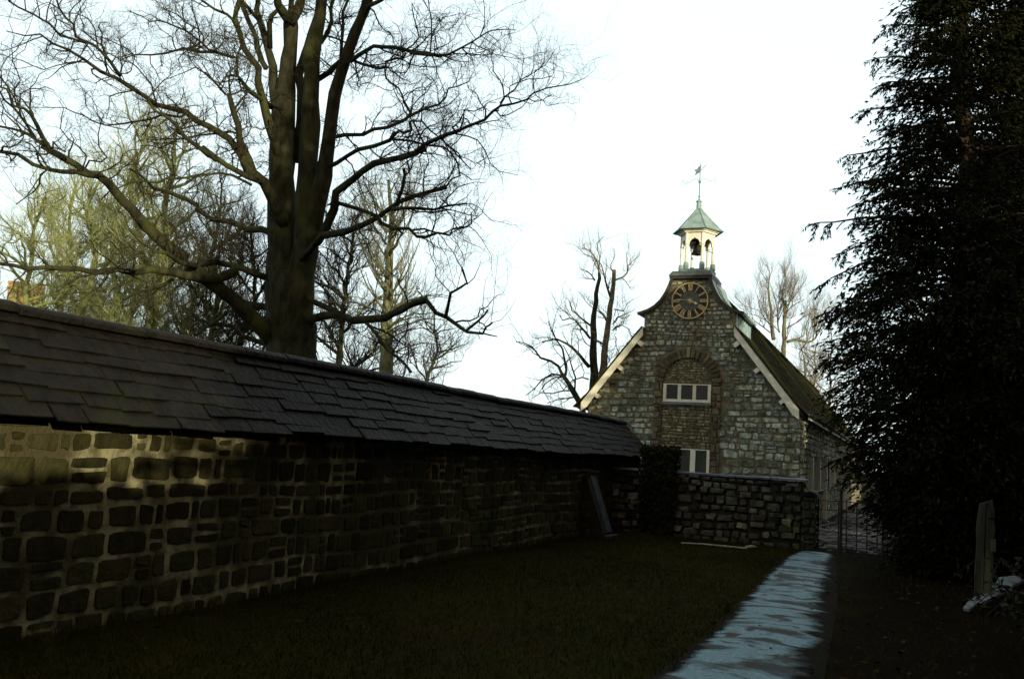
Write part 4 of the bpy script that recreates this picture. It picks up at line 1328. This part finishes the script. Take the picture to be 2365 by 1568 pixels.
tr('f', [(90, 960), (220, 1010), (290, 1060), (350, 1110), (365, 1170), (345, 1230)], 5, 3, -1, off0=-1.6, shoots=1.5)
tr('b', [(800, 1180), (805, 1280), (815, 1400), (830, 1480)], 6, 4, -.6, off0=-.2, shoots=1.6)
# leaders running on up
for pts, w_, o_ in (([(746, -40), (752, -160), (748, -320), (760, -520)], 22, -.4), ([(858, -36), (872, -150), (880, -300), (910, -460)], 23, -1.2), ([(702, -66), (715, -180), (712, -330), (725, -480)], 14, .8), ([(622, -44), (612, -150), (618, -280)], 9, -.9), ([(593, -46), (585, -140), (570, -260)], 8, 1.2), ([(905, -20), (940, -110), (990, -190)], 8, -1.9), ([(545, -36), (530, -130), (505, -230)], 8, -1.2)):
    tr('p', pts, w_, 2.2, o_ - .6, off0=o_, shoots=1.2)
# broken shoots clustered on the old wood
for (sp, x, y, dep, n, ln) in (('a', 330, 480, 22.0, 26, .9), ('a', 250, 400, 21.8, 22, .9), ('a', 340, 620, 21.3, 18, .7), ('a', 400, 720, 21.5, 16, .6), ('a', 530, 1330, 22.3, 22, .7), ('a', 1240, 590, 22.3, 20, .7), ('a', 1560, 700, 22.6, 18, .7), ('b', 1420, 200, 19.6, 22, .7), ('b', 300, 60, 21.6, 20, .7), ('b', 250, 700, 23.6, 26, 1.1), ('b', 100, 620, 23.4, 24, 1.1), ('b', 380, 760, 23.8, 20, .9), ('b', 920, 760, 24, 24, 1.0), ('b', 960, 560, 24, 18, .8), ('b', 900, 1300, 23.6, 22, .9), ('d', 1750, 900, 22, 26, 1.0), ('d', 1600, 1300, 22, 24, 1.0), ('e', 290, 170, 21, 16, .7), ('e', 420, 240, 21, 12, .6), ('e', 460, 540, 21, 12, .6)):
    ox, oy, s = SP[sp]
    c = at(ox + x * s, oy + y * s, dep)
    for i in range(n):
        T.shoot(c + Vector((T.rng.gauss(0, .22), T.rng.gauss(0, .3), T.rng.gauss(0, .22))), Vector((T.rng.gauss(0, 1), T.rng.gauss(0, 1), T.rng.gauss(.2, 1))).normalized(), ln * T.rng.uniform(.6, 1.2), .009, 1)
b = at(669, 850, BT)
T.wood.tube([(b.x, b.y, -.3), (b.x, b.y, .5), (b.x, b.y, 1.6), (b.x, b.y, 4.2)], [1.05, .85, .70, .62], 14)
T.finish('bare_tree', 'huge bare many-stemmed tree with a low broken limb, right behind the long tiled wall', 'tree', (b.x, b.y, 0), (M['bark'], M['twig']))


# ---------------------------------------------------------------- the other bare trees
def winter_tree(seed, px, depth, top_py, w, label, mats, lean=0, nl=16, spread=.5, low=.12, up=.35, lens=(1.9, .95, .45), dens=1.05, group=None, name='bare_tree', twig=.007, gnarl=.28, limb_r=.34, forks=True):
    g = R_(seed)
    t = Tree(seed, up=up, gnarl=gnarl, twig_r=twig, dens=dens, lens=lens)
    base = at(px, 1000, depth); base.z = 0
    topz = at(px, top_py, depth).z
    side = Vector((Rd.x, Rd.y, 0)).normalized()
    H = topz
    r0 = w / 2 * depth / FPX
    n = 9
    pts, rad = [], []
    for i in range(n):
        f = i / (n - 1)
        pts.append(base + side * (lean * f * H + g.gauss(0, .012) * H * (f > .1)) + UY * (g.gauss(0, .012) * H) + UZ * (-.2 + (H + .2) * f))
        rad.append(r0 * (1.15 if i == 0 else 1) * (1 - .88 * f) + .012)
    t.limb(pts, rad, True, .55, wob=.25, shoots=1)
    for i in range(nl):
        f = low + (1 - low) * (i + g.random()) / nl * .92
        k = f * (n - 1); j = int(k)
        p = pts[j].lerp(pts[min(j + 1, n - 1)], k - j)
        r = (rad[j] + (rad[min(j + 1, n - 1)] - rad[j]) * (k - j))
        a = g.uniform(0, 2 * math.pi)
        L = H * spread * (1.05 - f * .8) * g.uniform(.6, 1.15)
        v = Vector((math.cos(a), math.sin(a), g.uniform(.15, .6) + up * .8)).normalized()
        q = p.copy(); lp, lr = [q.copy()], [min(r * .75, r0 * limb_r)]
        for s in range(6):
            v = (v + Vector((g.gauss(0, .18), g.gauss(0, .18), g.gauss(0, .15) + up * .22))).normalized()
            q = q + v * L / 6
            lp.append(q.copy()); lr.append(lr[0] * (1 - .85 * (s + 1) / 6) + .006)
        t.limb(lp, lr, True, .12, wob=.4, shoots=1.1)
    return t.finish(name, label, 'tree', base, mats, group)


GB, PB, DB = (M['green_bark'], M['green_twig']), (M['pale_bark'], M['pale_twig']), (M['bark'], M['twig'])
LG = 'bare trees standing beyond the long wall'
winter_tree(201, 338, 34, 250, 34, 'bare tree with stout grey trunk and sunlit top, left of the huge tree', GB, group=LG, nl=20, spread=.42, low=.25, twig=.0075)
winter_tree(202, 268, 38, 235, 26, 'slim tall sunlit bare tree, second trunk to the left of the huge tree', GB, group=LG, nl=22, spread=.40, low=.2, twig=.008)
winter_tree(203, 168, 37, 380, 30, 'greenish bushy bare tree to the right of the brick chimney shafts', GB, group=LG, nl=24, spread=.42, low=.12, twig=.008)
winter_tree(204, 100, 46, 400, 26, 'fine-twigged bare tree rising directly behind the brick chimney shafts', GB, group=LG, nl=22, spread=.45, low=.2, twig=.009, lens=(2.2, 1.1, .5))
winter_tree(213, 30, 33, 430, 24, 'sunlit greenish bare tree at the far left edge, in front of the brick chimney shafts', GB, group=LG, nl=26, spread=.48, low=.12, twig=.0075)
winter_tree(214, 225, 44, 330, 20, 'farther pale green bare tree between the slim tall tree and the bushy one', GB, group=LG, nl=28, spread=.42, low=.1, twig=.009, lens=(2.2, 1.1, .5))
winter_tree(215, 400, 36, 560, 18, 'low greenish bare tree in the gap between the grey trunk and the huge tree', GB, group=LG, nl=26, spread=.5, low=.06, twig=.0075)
winter_tree(205, 452, 42, 400, 22, 'dark fine-twigged bare tree filling the gap left of the huge trunk', DB, group=LG, nl=30, spread=.44, low=.10, twig=.0088, dens=1.2)
winter_tree(206, 545, 38, 470, 18, 'dark thicket-like bare tree close against the left of the huge trunk', DB, group=LG, nl=32, spread=.46, low=.06, twig=.0085, dens=1.2)
winter_tree(207, 770, 37, 480, 22, 'dark bare tree half hidden behind the right of the huge trunk', DB, group=LG, nl=30, spread=.40, low=.08, twig=.0085, dens=1.2)
winter_tree(208, 985, 40, 700, 14, 'small dark bushy bare tree under the broken limb at the tiled wall', DB, group=LG, nl=22, spread=.50, low=.05, twig=.008, up=.2)

# the tree right of the great trunk: many upswept shoots from a thick pole
t = Tree(211, up=.5, gnarl=.16, twig_r=.0075, dens=.75, lens=(1.9, .9, .4))
D9 = 34
def tq(pts, w0, w1, off=0, **k): traced(t, D9, 'f', pts, w0, w1, off, **k)
tq([(190, 1500), (195, 1250), (200, 1000), (205, 800), (210, 600), (220, 400), (235, 250), (225, 120), (215, 0), (210, -120)], 38, 6, .5, wob=.15, shoots=.8)
g = R_(212)
for i in range(26):
    y = g.uniform(150, 900); s = g.choice((-1, 1))
    L = g.uniform(150, 330)
    tq([(205 + s * 12, y), (205 + s * L * .35, y - L * .45), (205 + s * L * .62, y - L * .95), (205 + s * L * .8, y - L * 1.5)], 5, 1.4, g.uniform(-2.5, 2.5), shoots=1.0)
for i in range(10):
    y = g.uniform(850, 1200); s = g.choice((-1, 1, 1)); L = g.uniform(150, 420)
    tq([(200, y), (200 + s * L * .4, y - L * .25), (200 + s * L * .8, y - L * .35), (200 + s * L * 1.2, y - L * .3)], 5, 1.2, g.uniform(-2.5, 2.5), shoots=1.0)
tq([(200, 720), (120, 760), (40, 830), (-60, 900)], 8, 3, 1, shoots=1)
bb = at(893, 880, D9)
M['pole_bark'] = mat('pole_bark', (.17, .18, .10), (.09, .092, .05), scale=5, bump=.8, bscale=14, c3=(.19, .21, .10), s3=1.0)
M['pole_twig'] = mat('pole_twig', (.20, .21, .14), (.13, .13, .085), scale=2)
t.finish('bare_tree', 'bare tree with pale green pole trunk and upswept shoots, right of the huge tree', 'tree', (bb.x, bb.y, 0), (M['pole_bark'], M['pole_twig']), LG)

# lopped trees left of the clock building
PG = 'lopped trees behind the clock building'
D7 = 47
def lopped(seed, label, lines, bx, mats, name='lopped_tree', D=D7, sp='g', dens=.95, lens=(1.7, .9, .45), group=PG, up=.3, twig=.0075):
    t = Tree(seed, up=up, gnarl=.22, twig_r=twig, dens=dens, lens=lens)
    g = R_(seed)
    for i, (pts, w0, w1) in enumerate(lines):
        traced(t, D, sp, pts, w0, w1, 0 if i == 0 else g.uniform(-2, 2), wob=.25, shoots=.8 if i == 0 else 1.1)
    p = at(SP[sp][0] + bx * SP[sp][2], SP[sp][1] + lines[0][0][0][1] * SP[sp][2], D)
    r = lines[0][1] / 2 * D / FPX
    q0 = lines[0][0][0]
    t.wood.tube([(p.x, p.y, -.3), (p.x, p.y, 1.0), tuple(at(SP[sp][0] + q0[0] * SP[sp][2], SP[sp][1] + q0[1] * SP[sp][2], D))], [r * 1.3, r * 1.1, r], 9)
    t.finish(name, label, 'tree', (p.x, p.y, 0), mats, group)


lopped(221, 'lopped dark bare trunk, the left one of the pair left of the clock', [
    ([(690, 1300), (692, 1150), (690, 1000), (688, 850), (692, 700), (712, 520), (735, 350)], 22, 7),
    ([(655, 1100), (610, 1050), (570, 1000), (530, 950), (480, 915), (400, 880), (340, 890), (280, 905)], 9, 2),
    ([(660, 870), (620, 820), (580, 780), (550, 730), (500, 715), (440, 730), (420, 690)], 6, 2),
    ([(665, 770), (620, 735), (590, 710), (560, 680), (520, 655), (500, 570)], 5, 1.6),
    ([(735, 360), (725, 300), (718, 255), (660, 170), (600, 150)], 5, 1.4),
    ([(735, 300), (740, 220), (720, 120), (770, 60)], 3, 1.2),
    ([(700, 410), (670, 360), (640, 335), (590, 320)], 4, 1.5),
    ([(650, 1200), (600, 1190), (520, 1210), (440, 1300)], 4, 1.5),
    ([(715, 890), (750, 905), (775, 930)], 5, 4)], 690, (M['bark'], M['pale_twig']))
lopped(222, 'lopped pale bare trunk, the right one of the pair left of the clock', [
    ([(755, 1300), (760, 1160), (775, 1000), (800, 850), (815, 700), (840, 550), (852, 430), (855, 325)], 19, 9),
    ([(870, 405), (930, 380), (960, 350), (955, 250), (950, 180)], 4.5, 1.2),
    ([(820, 530), (790, 450), (770, 350), (760, 290), (735, 260)], 6, 2.2),
    ([(845, 760), (880, 710), (930, 690), (1010, 650)], 3.5, 1.2),
    ([(845, 810), (870, 780), (920, 770), (980, 800), (990, 860)], 3.5, 1.2),
    ([(855, 640), (930, 655), (960, 600), (1010, 560)], 3, 1.2),
    ([(790, 725), (765, 680), (735, 660)], 6, 4),
    ([(800, 1000), (830, 1090), (880, 1010), (900, 940), (960, 930)], 3, 1.2),
    ([(865, 860), (880, 960), (900, 1000)], 2.5, 1.2)], 755, PB)
lopped(223, 'lower bare tree leaning left, rising between the tiled wall and the bargeboard', [
    ([(620, 1500), (585, 1390), (540, 1300), (480, 1210), (440, 1160)], 14, 10),
    ([(440, 1160), (410, 1090), (350, 1055), (270, 1025), (200, 950), (130, 910), (70, 900)], 8, 2),
    ([(465, 1170), (460, 1060), (440, 960), (390, 890), (350, 800), (330, 740)], 7, 2),
    ([(540, 1290), (545, 1190), (520, 1110), (490, 1010), (450, 930)], 5, 2),
    ([(440, 1170), (360, 1150), (280, 1200), (220, 1280), (150, 1330)], 5, 1.6),
    ([(520, 1290), (450, 1290), (370, 1310), (270, 1310), (200, 1350)], 4, 1.4),
    ([(555, 1340), (480, 1350), (400, 1360), (320, 1390)], 4, 1.4),
    ([(450, 1180), (380, 1190), (300, 1240), (250, 1320)], 4, 1.3)], 640, DB, up=.2, dens=.8)
# right of the clock building
lopped(231, 'pale bare tree with a snapped trunk showing above the mossy roof', [
    ([(545, 1100), (555, 900), (560, 750), (565, 600), (570, 478)], 12, 7),
    ([(470, 820), (450, 700), (450, 580), (430, 480), (420, 380), (440, 250)], 10, 2),
    ([(590, 840), (640, 820), (690, 820), (760, 845), (835, 805), (850, 730), (870, 660), (910, 590)], 7, 1.6),
    ([(760, 845), (720, 890), (700, 930)], 3, 1.4),
    ([(580, 600), (620, 540), (680, 500), (740, 470)], 3.5, 1.2),
    ([(560, 520), (540, 420), (570, 320), (570, 260)], 3.5, 1.2),
    ([(450, 700), (380, 620), (340, 520), (330, 430)], 3.5, 1.2),
    ([(520, 760), (500, 640), (510, 520), (550, 420)], 4, 1.4),
    ([(590, 720), (660, 680), (740, 620), (830, 590)], 3, 1.2),
    ([(440, 760), (360, 700), (290, 640), (260, 560)], 3.5, 1.2)], 545, PB, D=78, sp='h', dens=.85, lens=(3.4, 1.7, .8), up=.55, twig=.012, group=None)
FW = 'bare trees of the far wood'
for i, (px, py, dp, lab) in enumerate(((1850, 800, 92, 'left'), (1880, 780, 100, 'middle'), (1915, 765, 96, 'right'))):
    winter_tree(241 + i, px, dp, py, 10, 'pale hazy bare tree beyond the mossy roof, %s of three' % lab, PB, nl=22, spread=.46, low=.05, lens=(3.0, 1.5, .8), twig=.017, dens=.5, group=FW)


# ---------------------------------------------------------------- yews
def yew(seed, x, y, prof, H, nbr, label, tips=(), group=None, rad_t=.24, leafn=1.0, core=900):
    g = R_(seed)
    root = thing('yew_tree', label, 'tree', (x, y, 0), group)
    wd, lf = MB(), MB()

    def radius(z):
        for (z0, r0), (z1, r1) in zip(prof, prof[1:]):
            if z <= z1: return r0 + (r1 - r0) * max(0, (z - z0)) / (z1 - z0)
        return prof[-1][1]
    tp = [Vector((x + .05 * math.sin(z * 1.3 + seed), y + .05 * math.cos(z), z)) for z in frange(-.3, H, .6)]
    wd.tube(tp, [rad_t * (1.25 if i == 0 else 1) * (1 - .9 * i / (len(tp) - 1)) + .01 for i in range(len(tp))], 10)

    def sprays(p, d, ln, r):
        """a flat drooping frond with needles"""
        n = max(3, int(ln / .055))
        q, v = p.copy(), d.normalized()
        pts = [q.copy()]
        for i in range(n):
            v = (v + Vector((g.gauss(0, .13), g.gauss(0, .13), g.gauss(-.07, .08)))).normalized()
            q = q + v * (ln / n)
            pts.append(q.copy())
            for s in (-1, 1):
                for k in range(3):
                    sd = v.cross(UZ)
                    sd = (sd.normalized() if sd.length > .1 else v.orthogonal()) * s
                    dd = v * g.uniform(.3, .9) + sd * g.uniform(.4, 1) + UZ * g.uniform(-.9, .05)
                    lf.tone = (lambda a: (a, a * g.uniform(.95, 1.1), a, 1))(g.uniform(.5, 1.6))
                    leaf(lf, q - v * g.uniform(0, ln / n), dd, UZ + Vector((g.gauss(0, .5), g.gauss(0, .5), 0)), g.uniform(.05, .11), g.uniform(.016, .030))
        wd.tube(pts, [r * (1 - .7 * i / n) for i in range(n + 1)], 3, cap=False)

    def bough(z, a, L, rise=.22):
        dirv = Vector((math.cos(a), math.sin(a), rise)).normalized()
        p = Vector((x, y, max(.1, z - rise * L * .6)))
        n = max(4, int(L / .22))
        v, pts = dirv.copy(), [p.copy()]
        for i in range(n):
            v = (v + Vector((g.gauss(0, .09), g.gauss(0, .09), g.gauss(-.03, .06)))).normalized()
            p = p + v * (L / n)
            pts.append(p.copy())
        wd.tube(pts, [.035 * (1 - .8 * i / n) + .004 for i in range(n + 1)], 5, cap=False)
        for i in range(1, n + 1):
            f = i / n
            if f < .25: continue
            for s in (-1, 1):
                if g.random() < .88 * leafn:
                    t = (pts[i] - pts[i - 1]).normalized()
                    sd = t.cross(UZ).normalized() * s
                    dd = t * g.uniform(.5, 1.1) + sd * g.uniform(.5, 1.1) + UZ * g.uniform(-.55, .2)
                    sprays(pts[i], dd, g.uniform(.25, .62) * (1.15 - .5 * f), .006)
            if g.random() < .6 * leafn:
                sprays(pts[i], (pts[i] - pts[i - 1]).normalized() + UZ * g.uniform(-1.2, -.3), g.uniform(.2, .5), .005)
                sprays(pts[i] + Vector((g.gauss(0, .1), g.gauss(0, .1), -.03)), (pts[i] - pts[i - 1]).normalized() * .6 + UZ * g.uniform(-1.2, -.3), g.uniform(.2, .4), .004)
        sprays(pts[-1], v, g.uniform(.25, .4), .005)
    for (z, a, L, rise) in tips: bough(z, a, L * .97, rise)
    for i in range(nbr):
        z = prof[0][0] + (H - .4 - prof[0][0]) * (i + g.random()) / nbr
        r = radius(z)
        bough(z, g.uniform(0, 2 * math.pi), r * g.uniform(.62, .98), g.uniform(.05, .4))
    # clumps of foliage through the crown
    for i in range(core):
        z = prof[0][0] + (H - prof[0][0]) * g.random() ** 1.5
        rr = radius(z)
        if z > 5.4 and g.random() < (.3 if z < 6.6 else .6): continue
        r = rr * math.sqrt(g.random()) * (.97 if z < 5 else .78)
        a = g.uniform(0, 2 * math.pi)
        c = Vector((x + r * math.cos(a), y + r * math.sin(a), z))
        od = Vector((math.cos(a), math.sin(a), -.15))
        tn = g.uniform(.4, 1.35)
        sz = g.uniform(.8, 1.3)
        for k in range(46):
            o_ = Vector((g.gauss(0, .17), g.gauss(0, .17), g.gauss(0, .10))) * sz
            o_ = o_ + od * (o_.z * -1.1 + .05)
            t_ = tn * g.uniform(.75, 1.25)
            lf.tone = (t_, t_ * g.uniform(.95, 1.1), t_, 1)
            leaf(lf, c + o_, od + Vector((g.gauss(0, .55), g.gauss(0, .55), g.gauss(-.35, .4))), Vector((g.gauss(0, .7), g.gauss(0, .7), 1)), g.uniform(.08, .16), g.uniform(.028, .05))
    wd.build('trunk', M['yew_bark'], root, smooth=True)
    lf.build('crown', M['yew_leaf'], root)
    return root


YX, YY = .95, 17.0
west = math.pi
PROF = [(.25, .75), (.7, 1.0), (1.4, 1.45), (2.0, 1.82), (2.9, 2.05), (4.0, 2.05), (4.5, 1.95), (5.2, 1.75), (6.3, 1.75), (7.7, 1.6), (8.5, 1.35), (10, .95), (12, .55), (13.2, .15)]
dz_ = lambda py: at(1950, py, 15.9).z
TIPS = [(dz_(py), west + da, L, rise) for py, da, L, rise in (
    (300, .12, 2.0, .10), (315, -.2, 1.8, .05), (195, .1, 1.62, .22), (90, -.1, 1.45, .25), (20, .1, 1.15, .25), (130, -.3, 1.4, .3),
    (390, .1, 2.0, .10), (420, -.12, 1.7, .02), (440, .3, 1.8, .08), (485, .02, 2.48, .02), (500, -.15, 2.2, -.03), (560, .1, 2.38, -.04), (585, -.1, 2.4, .0), (620, .15, 2.2, .0), (655, .05, 2.45, -.03), (680, -.15, 2.3, -.06),
    (730, .1, 2.2, .1), (770, 0, 2.35, .06), (800, -.2, 2.2, .05), (850, .1, 2.25, .05), (900, 0, 2.2, .04), (930, -.1, 2.1, .04), (990, .1, 2.1, .0), (1040, -.05, 2.0, -.03), (1060, .15, 1.95, .0), (1100, 0, 1.75, -.05), (1130, -.1, 1.5, -.08), (1170, .1, 1.2, -.1), (1210, 0, 1.0, -.1))]
y1 = yew(301, YX, YY, PROF, 13.3, 250, 'tall dark yew overhanging the right side of the path, behind the weathered post', TIPS, core=3600)
YG = 'dark yews shading the lawn'  # first two stand in view; the others are unseen, added to cast shade
spots = [(2.9, 21.0, 1.0, .68, .85, 'dark yew standing close behind the tall yew of the path, farther right'),
         (3.1, 27.0, 1.1, 1.15, 3.6, 'dark yew filling the right edge, far behind the weathered post'),
         (6.0, 17.6, 1.0, .66, 2.2, 'dark yew well to the right of the tall yew, unseen, added for shade'),
         (7.5, 28.0, 1.1, 1.1, 4.2, 'unseen yew added for shade on the far side of the yard opposite the white posts'),
         (8.0, 34.0, 1.1, 1.1, 5.3, 'farther unseen yew added for shade across the yard from the white posts'),
         (5.6, 12.0, .9, .72, 2.85, 'middle-sized dark yew added unseen for shade to the right of the tall yew'),
         (5.8, 7.8, 1.1, 1.4, 1.4, 'tall dark yew between the hedge and the tall yew, unseen, added for shade'),
         (5.8, 4.4, 1.0, 1.45, 1.85, 'tallest unseen yew, added for shade behind the hedge beside the viewer'),
         (5.5, 1.6, .8, .72, 3.3, 'broad low unseen yew, added for shade behind the hedge beside the viewer'),
         (5.4, -.2, .85, .47, 4.85, 'smallest low unseen yew, added for shade behind the hedge beside the viewer'),
         (8.2, 39.5, 1.1, 1.0, 2.0, 'unseen yew added for shade in the far corner of the yard'),
         (8.6, 45.0, 1.1, 1.0, 4.0, 'unseen yew added for shade beyond the far corner of the yard'),
         (9.8, -1.5, 1.0, .58, .6, 'low unseen yew added for shade well behind the hedge'),
         (9.8, 4.5, 1.1, .85, 3.9, 'unseen yew added for shade well behind the hedge'),
         (5.2, -9.0, 1.0, 1.0, 3.1, 'unseen yew added for shade to the right behind the viewer'),
         (.6, -9.5, 1.0, 1.0, 5.9, 'unseen yew added for shade on the path line behind the viewer'),
         (-4.8, -9.5, 1.0, .9, 2.9, 'unseen yew added for shade behind the viewer on the wall side')]
for x, y, s, hz, a, lab in spots:
    c = copy_tree(y1)
    c.location = (x, y, 0); c.rotation_euler = (0, 0, a); c.scale = (s * 1.25, s * 1.25, hz)
    tag(c, lab, None, YG)
tag(y1, None, None, YG)

# unseen hedge added right of the viewer to shade the lower wall
rng = R_(320)
hd = thing('hedge', 'unseen clipped hedge added to shade the wall, right of the path beside the viewer', 'hedge', (3.6, 2, 0))
mb = MB()
for i in range(34000):
    yy = rng.uniform(-7, 8.2)
    f = rng.random()
    z = rng.uniform(.0, 2.5)
    xx = 3.6 + rng.choice((-1, 1)) * (.5 - abs(rng.gauss(0, .09)))
    if f < .3: z = 2.5 + rng.gauss(0, .12); xx = 3.6 + rng.uniform(-.5, .5)
    mb.tone = grey(rng, .5, 1.5)
    leaf(mb, Vector((xx, yy, z)), Vector((rng.gauss(0, 1), rng.gauss(0, 1), rng.gauss(0, 1))), Vector((rng.gauss(0, 1), rng.gauss(0, 1), 1)), rng.uniform(.16, .28), rng.uniform(.10, .16))
mb.build('foliage', M['yew_leaf'], hd)
mb = MB()
for i in range(19):
    mb.tube([(3.6, -6.6 + i * .8, -.1), (3.6 + rng.gauss(0, .05), -6.6 + i * .8, 1.0), (3.6, -6.6 + i * .8, 1.8)], [.05, .04, .015], 6)
mb.build('stem', M['yew_bark'], hd)

# ---------------------------------------------------------------- the post, the board and small things
rng = R_(330)
px_, py2 = .94, 13.3
wp = thing('wooden_post', 'weathered grey wooden post standing under the dark yew', 'post', (px_, py2, 0))
mb = MB()
n = 10
ring_ = []
for i in range(n):
    z = -.3 + 1.62 * i / (n - 1)
    w_ = .095 + rng.gauss(0, .004)
    lean = .035 * z
    ring_.append([(px_ + lean + sx * w_ * (.8 if (i == n - 1) else 1), py2 + sy * w_ * .9, z + (.03 * sx if i == n - 1 else 0)) for sx, sy in ((-1, -1), (-.12, -1.08), (0, -.86), (.14, -1.05), (1, -1), (1.06, 0), (1, 1), (-1, 1), (-1.05, 0))])
k = 9
vs = [p for r in ring_ for p in r]
mb.add(vs, [(i * k + j, i * k + (j + 1) % k, (i + 1) * k + (j + 1) % k, (i + 1) * k + j) for i in range(n - 1) for j in range(k)] + [tuple((n - 1) * k + j for j in range(k))])
mb.build('shaft', M['grey_wood'], wp)
mb = MB(); mb.box((px_ + .085, py2 - .11, .70), (px_ + .15, py2 + .05, .86)); mb.build('rail_stub', M['grey_wood'], wp, bevel=.01)
mb = MB(); mb.box((px_ + .06, py2 - .12, 1.12), (px_ + .135, py2 + .02, 1.24)); mb.build('rail_stub', M['grey_wood'], wp, bevel=.01)
mb = MB()
pa, pb = Vector((.70, 12.35, .05)), Vector((1.42, 14.3, .30))
dv = (pb - pa)
sd = dv.cross(UZ).normalized()
top, bot = [], []
for i in range(9):
    f = i / 8
    c = pa + dv * f + UZ * .015 * math.sin(f * 9)
    w_ = (.05 + .10 * f) * rng.uniform(.75, 1.2) if i < 8 else .05
    top.append((c + sd * w_ + UZ * .03, c - sd * w_ * rng.uniform(.8, 1.1) + UZ * .03))
vs = [p for t in top for p in t] + [p - UZ * .035 for t in top for p in t]
m2 = len(top) * 2
mb.add(vs, [(2 * i, 2 * i + 2, 2 * i + 3, 2 * i + 1) for i in range(8)] + [(m2 + 2 * i + 1, m2 + 2 * i + 3, m2 + 2 * i + 2, m2 + 2 * i) for i in range(8)] + [(2 * i, m2 + 2 * i, m2 + 2 * i + 2, 2 * i + 2) for i in range(8)] + [(2 * i + 1, 2 * i + 3, m2 + 2 * i + 3, m2 + 2 * i + 1) for i in range(8)] + [(0, 1, m2 + 1, m2), (m2 - 2, 2 * m2 - 2, 2 * m2 - 1, m2 - 1)])
tag(mb.build('broken_board', M['frosty_wood'], None), 'pale splintered board lying at the foot of the weathered post', 'board')
mb = MB()
mb.tube([(1.30, 14.0, -.05), (1.34, 14.15, .12), (1.42, 14.35, .27)], [.07, .06, .05], 7)
tag(mb.build('log', M['yew_bark'], None), 'short dark log propping up the broken board', 'log')
mb = MB()
c0, c1 = Vector((-3.84, 17.42, .075)), Vector((-2.66, 17.78, .06))
mb.tube([c0, c0.lerp(c1, .35) + UZ * .012, c0.lerp(c1, .7) + UZ * .004, c1], [.012, .016, .017, .016], 7)
mb.tube([c1 + Vector((-.02, -.08, .02)), c1 + Vector((.06, .10, .03)), c1 + Vector((.12, .22, .02))], [.03, .034, .02], 7)
tag(mb.build('garden_cane', M['pale_cane'], None), 'thin pale stick lying on the lawn in front of the low wall', 'stick')
sb = thing('bramble', 'low dim bramble patch at the bottom right under the yew', 'bush', (1.3, 9.7, 0))
mb, st = MB(), MB()
for i in range(34):
    a = rng.uniform(0, 2 * math.pi); L = rng.uniform(.4, 1.0)
    p0 = Vector((1.35 + rng.gauss(0, .2), 9.8 + rng.gauss(0, .35), 0))
    pts = [p0 + Vector((math.cos(a) * L * f, math.sin(a) * L * f, L * .95 * math.sin(f * 2.3))) for f in (0, .25, .5, .75, 1)]
    st.tube(pts, [.006, .005, .005, .004, .003], 4)
    for f in range(26):
        t = rng.random() * 3.99
        p = pts[int(t)].lerp(pts[int(t) + 1], t % 1)
        mb.tone = grey(rng, .5, 1.8)
        leaf(mb, p, Vector((rng.gauss(0, 1), rng.gauss(0, 1), rng.gauss(-.2, .6))), UZ + Vector((rng.gauss(0, .4), rng.gauss(0, .4), 0)), rng.uniform(.05, .09), rng.uniform(.03, .055))
mb.build('leaves', M['ivy_leaf'], sb)
st.build('stem', M['yew_bark'], sb)

# ---------------------------------------------------------------- grass
rng = R_(340)
mb = MB()
cnt = 0
while cnt < 85000:
    y = 2.6 + 16.6 * rng.random() ** 1.3
    x = rng.uniform(-5.8, 1.2)
    cx, wdt = path_at(min(y, 18.5))
    if abs(x - cx) < wdt / 2 + rng.gauss(.0, .05) + .03: continue
    if x > cx and rng.random() < .86: continue
    cnt += 1
    h = rng.uniform(.02, .048) * (rng.uniform(1.2, 3.2) if x < -5.55 else 1.5 if abs(abs(x - cx) - wdt / 2) < .15 else rng.choice((1, 1, 1, 1.7)))
    a = rng.uniform(0, 2 * math.pi)
    z = ground_z(x, y)
    wv = Vector((math.cos(a), math.sin(a), 0)) * .0035
    bend = Vector((rng.gauss(0, .03), rng.gauss(0, .03), 0))
    p = Vector((x, y, z - .005))
    g_ = .75 + .5 * (math.sin(x * 1.7 + 2 * math.sin(y * .9)) * .5 + .5) * rng.uniform(.6, 1.4)
    mb.tone = (g_, g_ * rng.uniform(.9, 1.1), g_, 1)
    mb.add([p - wv, p + wv, p + UZ * h * .6 + bend * .5 + wv * .7, p + UZ * h * .6 + bend * .5 - wv * .7, p + UZ * h + bend * 1.4], [(0, 1, 2, 3), (3, 2, 4)])
tag(mb.build('grass', M['grass'], None), kind='stuff')
mb = MB()
for i in range(1500):
    y = rng.uniform(5, 18.5); x = rng.uniform(-5.7, 2.0)
    if x < -1.5 and rng.random() < .75: continue
    cx, wdt = path_at(y)
    if abs(x - cx) < wdt * .42 and rng.random() < .8: continue
    z = ground_z(x, y) + .035
    g_ = rng.uniform(.5, 1.8)
    mb.tone = (g_ * 1.1, g_, g_ * .8, 1)
    leaf(mb, Vector((x, y, z + rng.uniform(0, .02))), Vector((rng.gauss(0, 1), rng.gauss(0, 1), rng.gauss(0, .15))), UZ + Vector((rng.gauss(0, .4), rng.gauss(0, .4), 0)), rng.uniform(.04, .08), rng.uniform(.025, .05))
M['dead_leaf'] = mat('dead_leaf', (.030, .020, .010), (.018, .012, .006), tone=True, spec=.02)
tag(mb.build('fallen_leaves', M['dead_leaf'], None), kind='stuff')
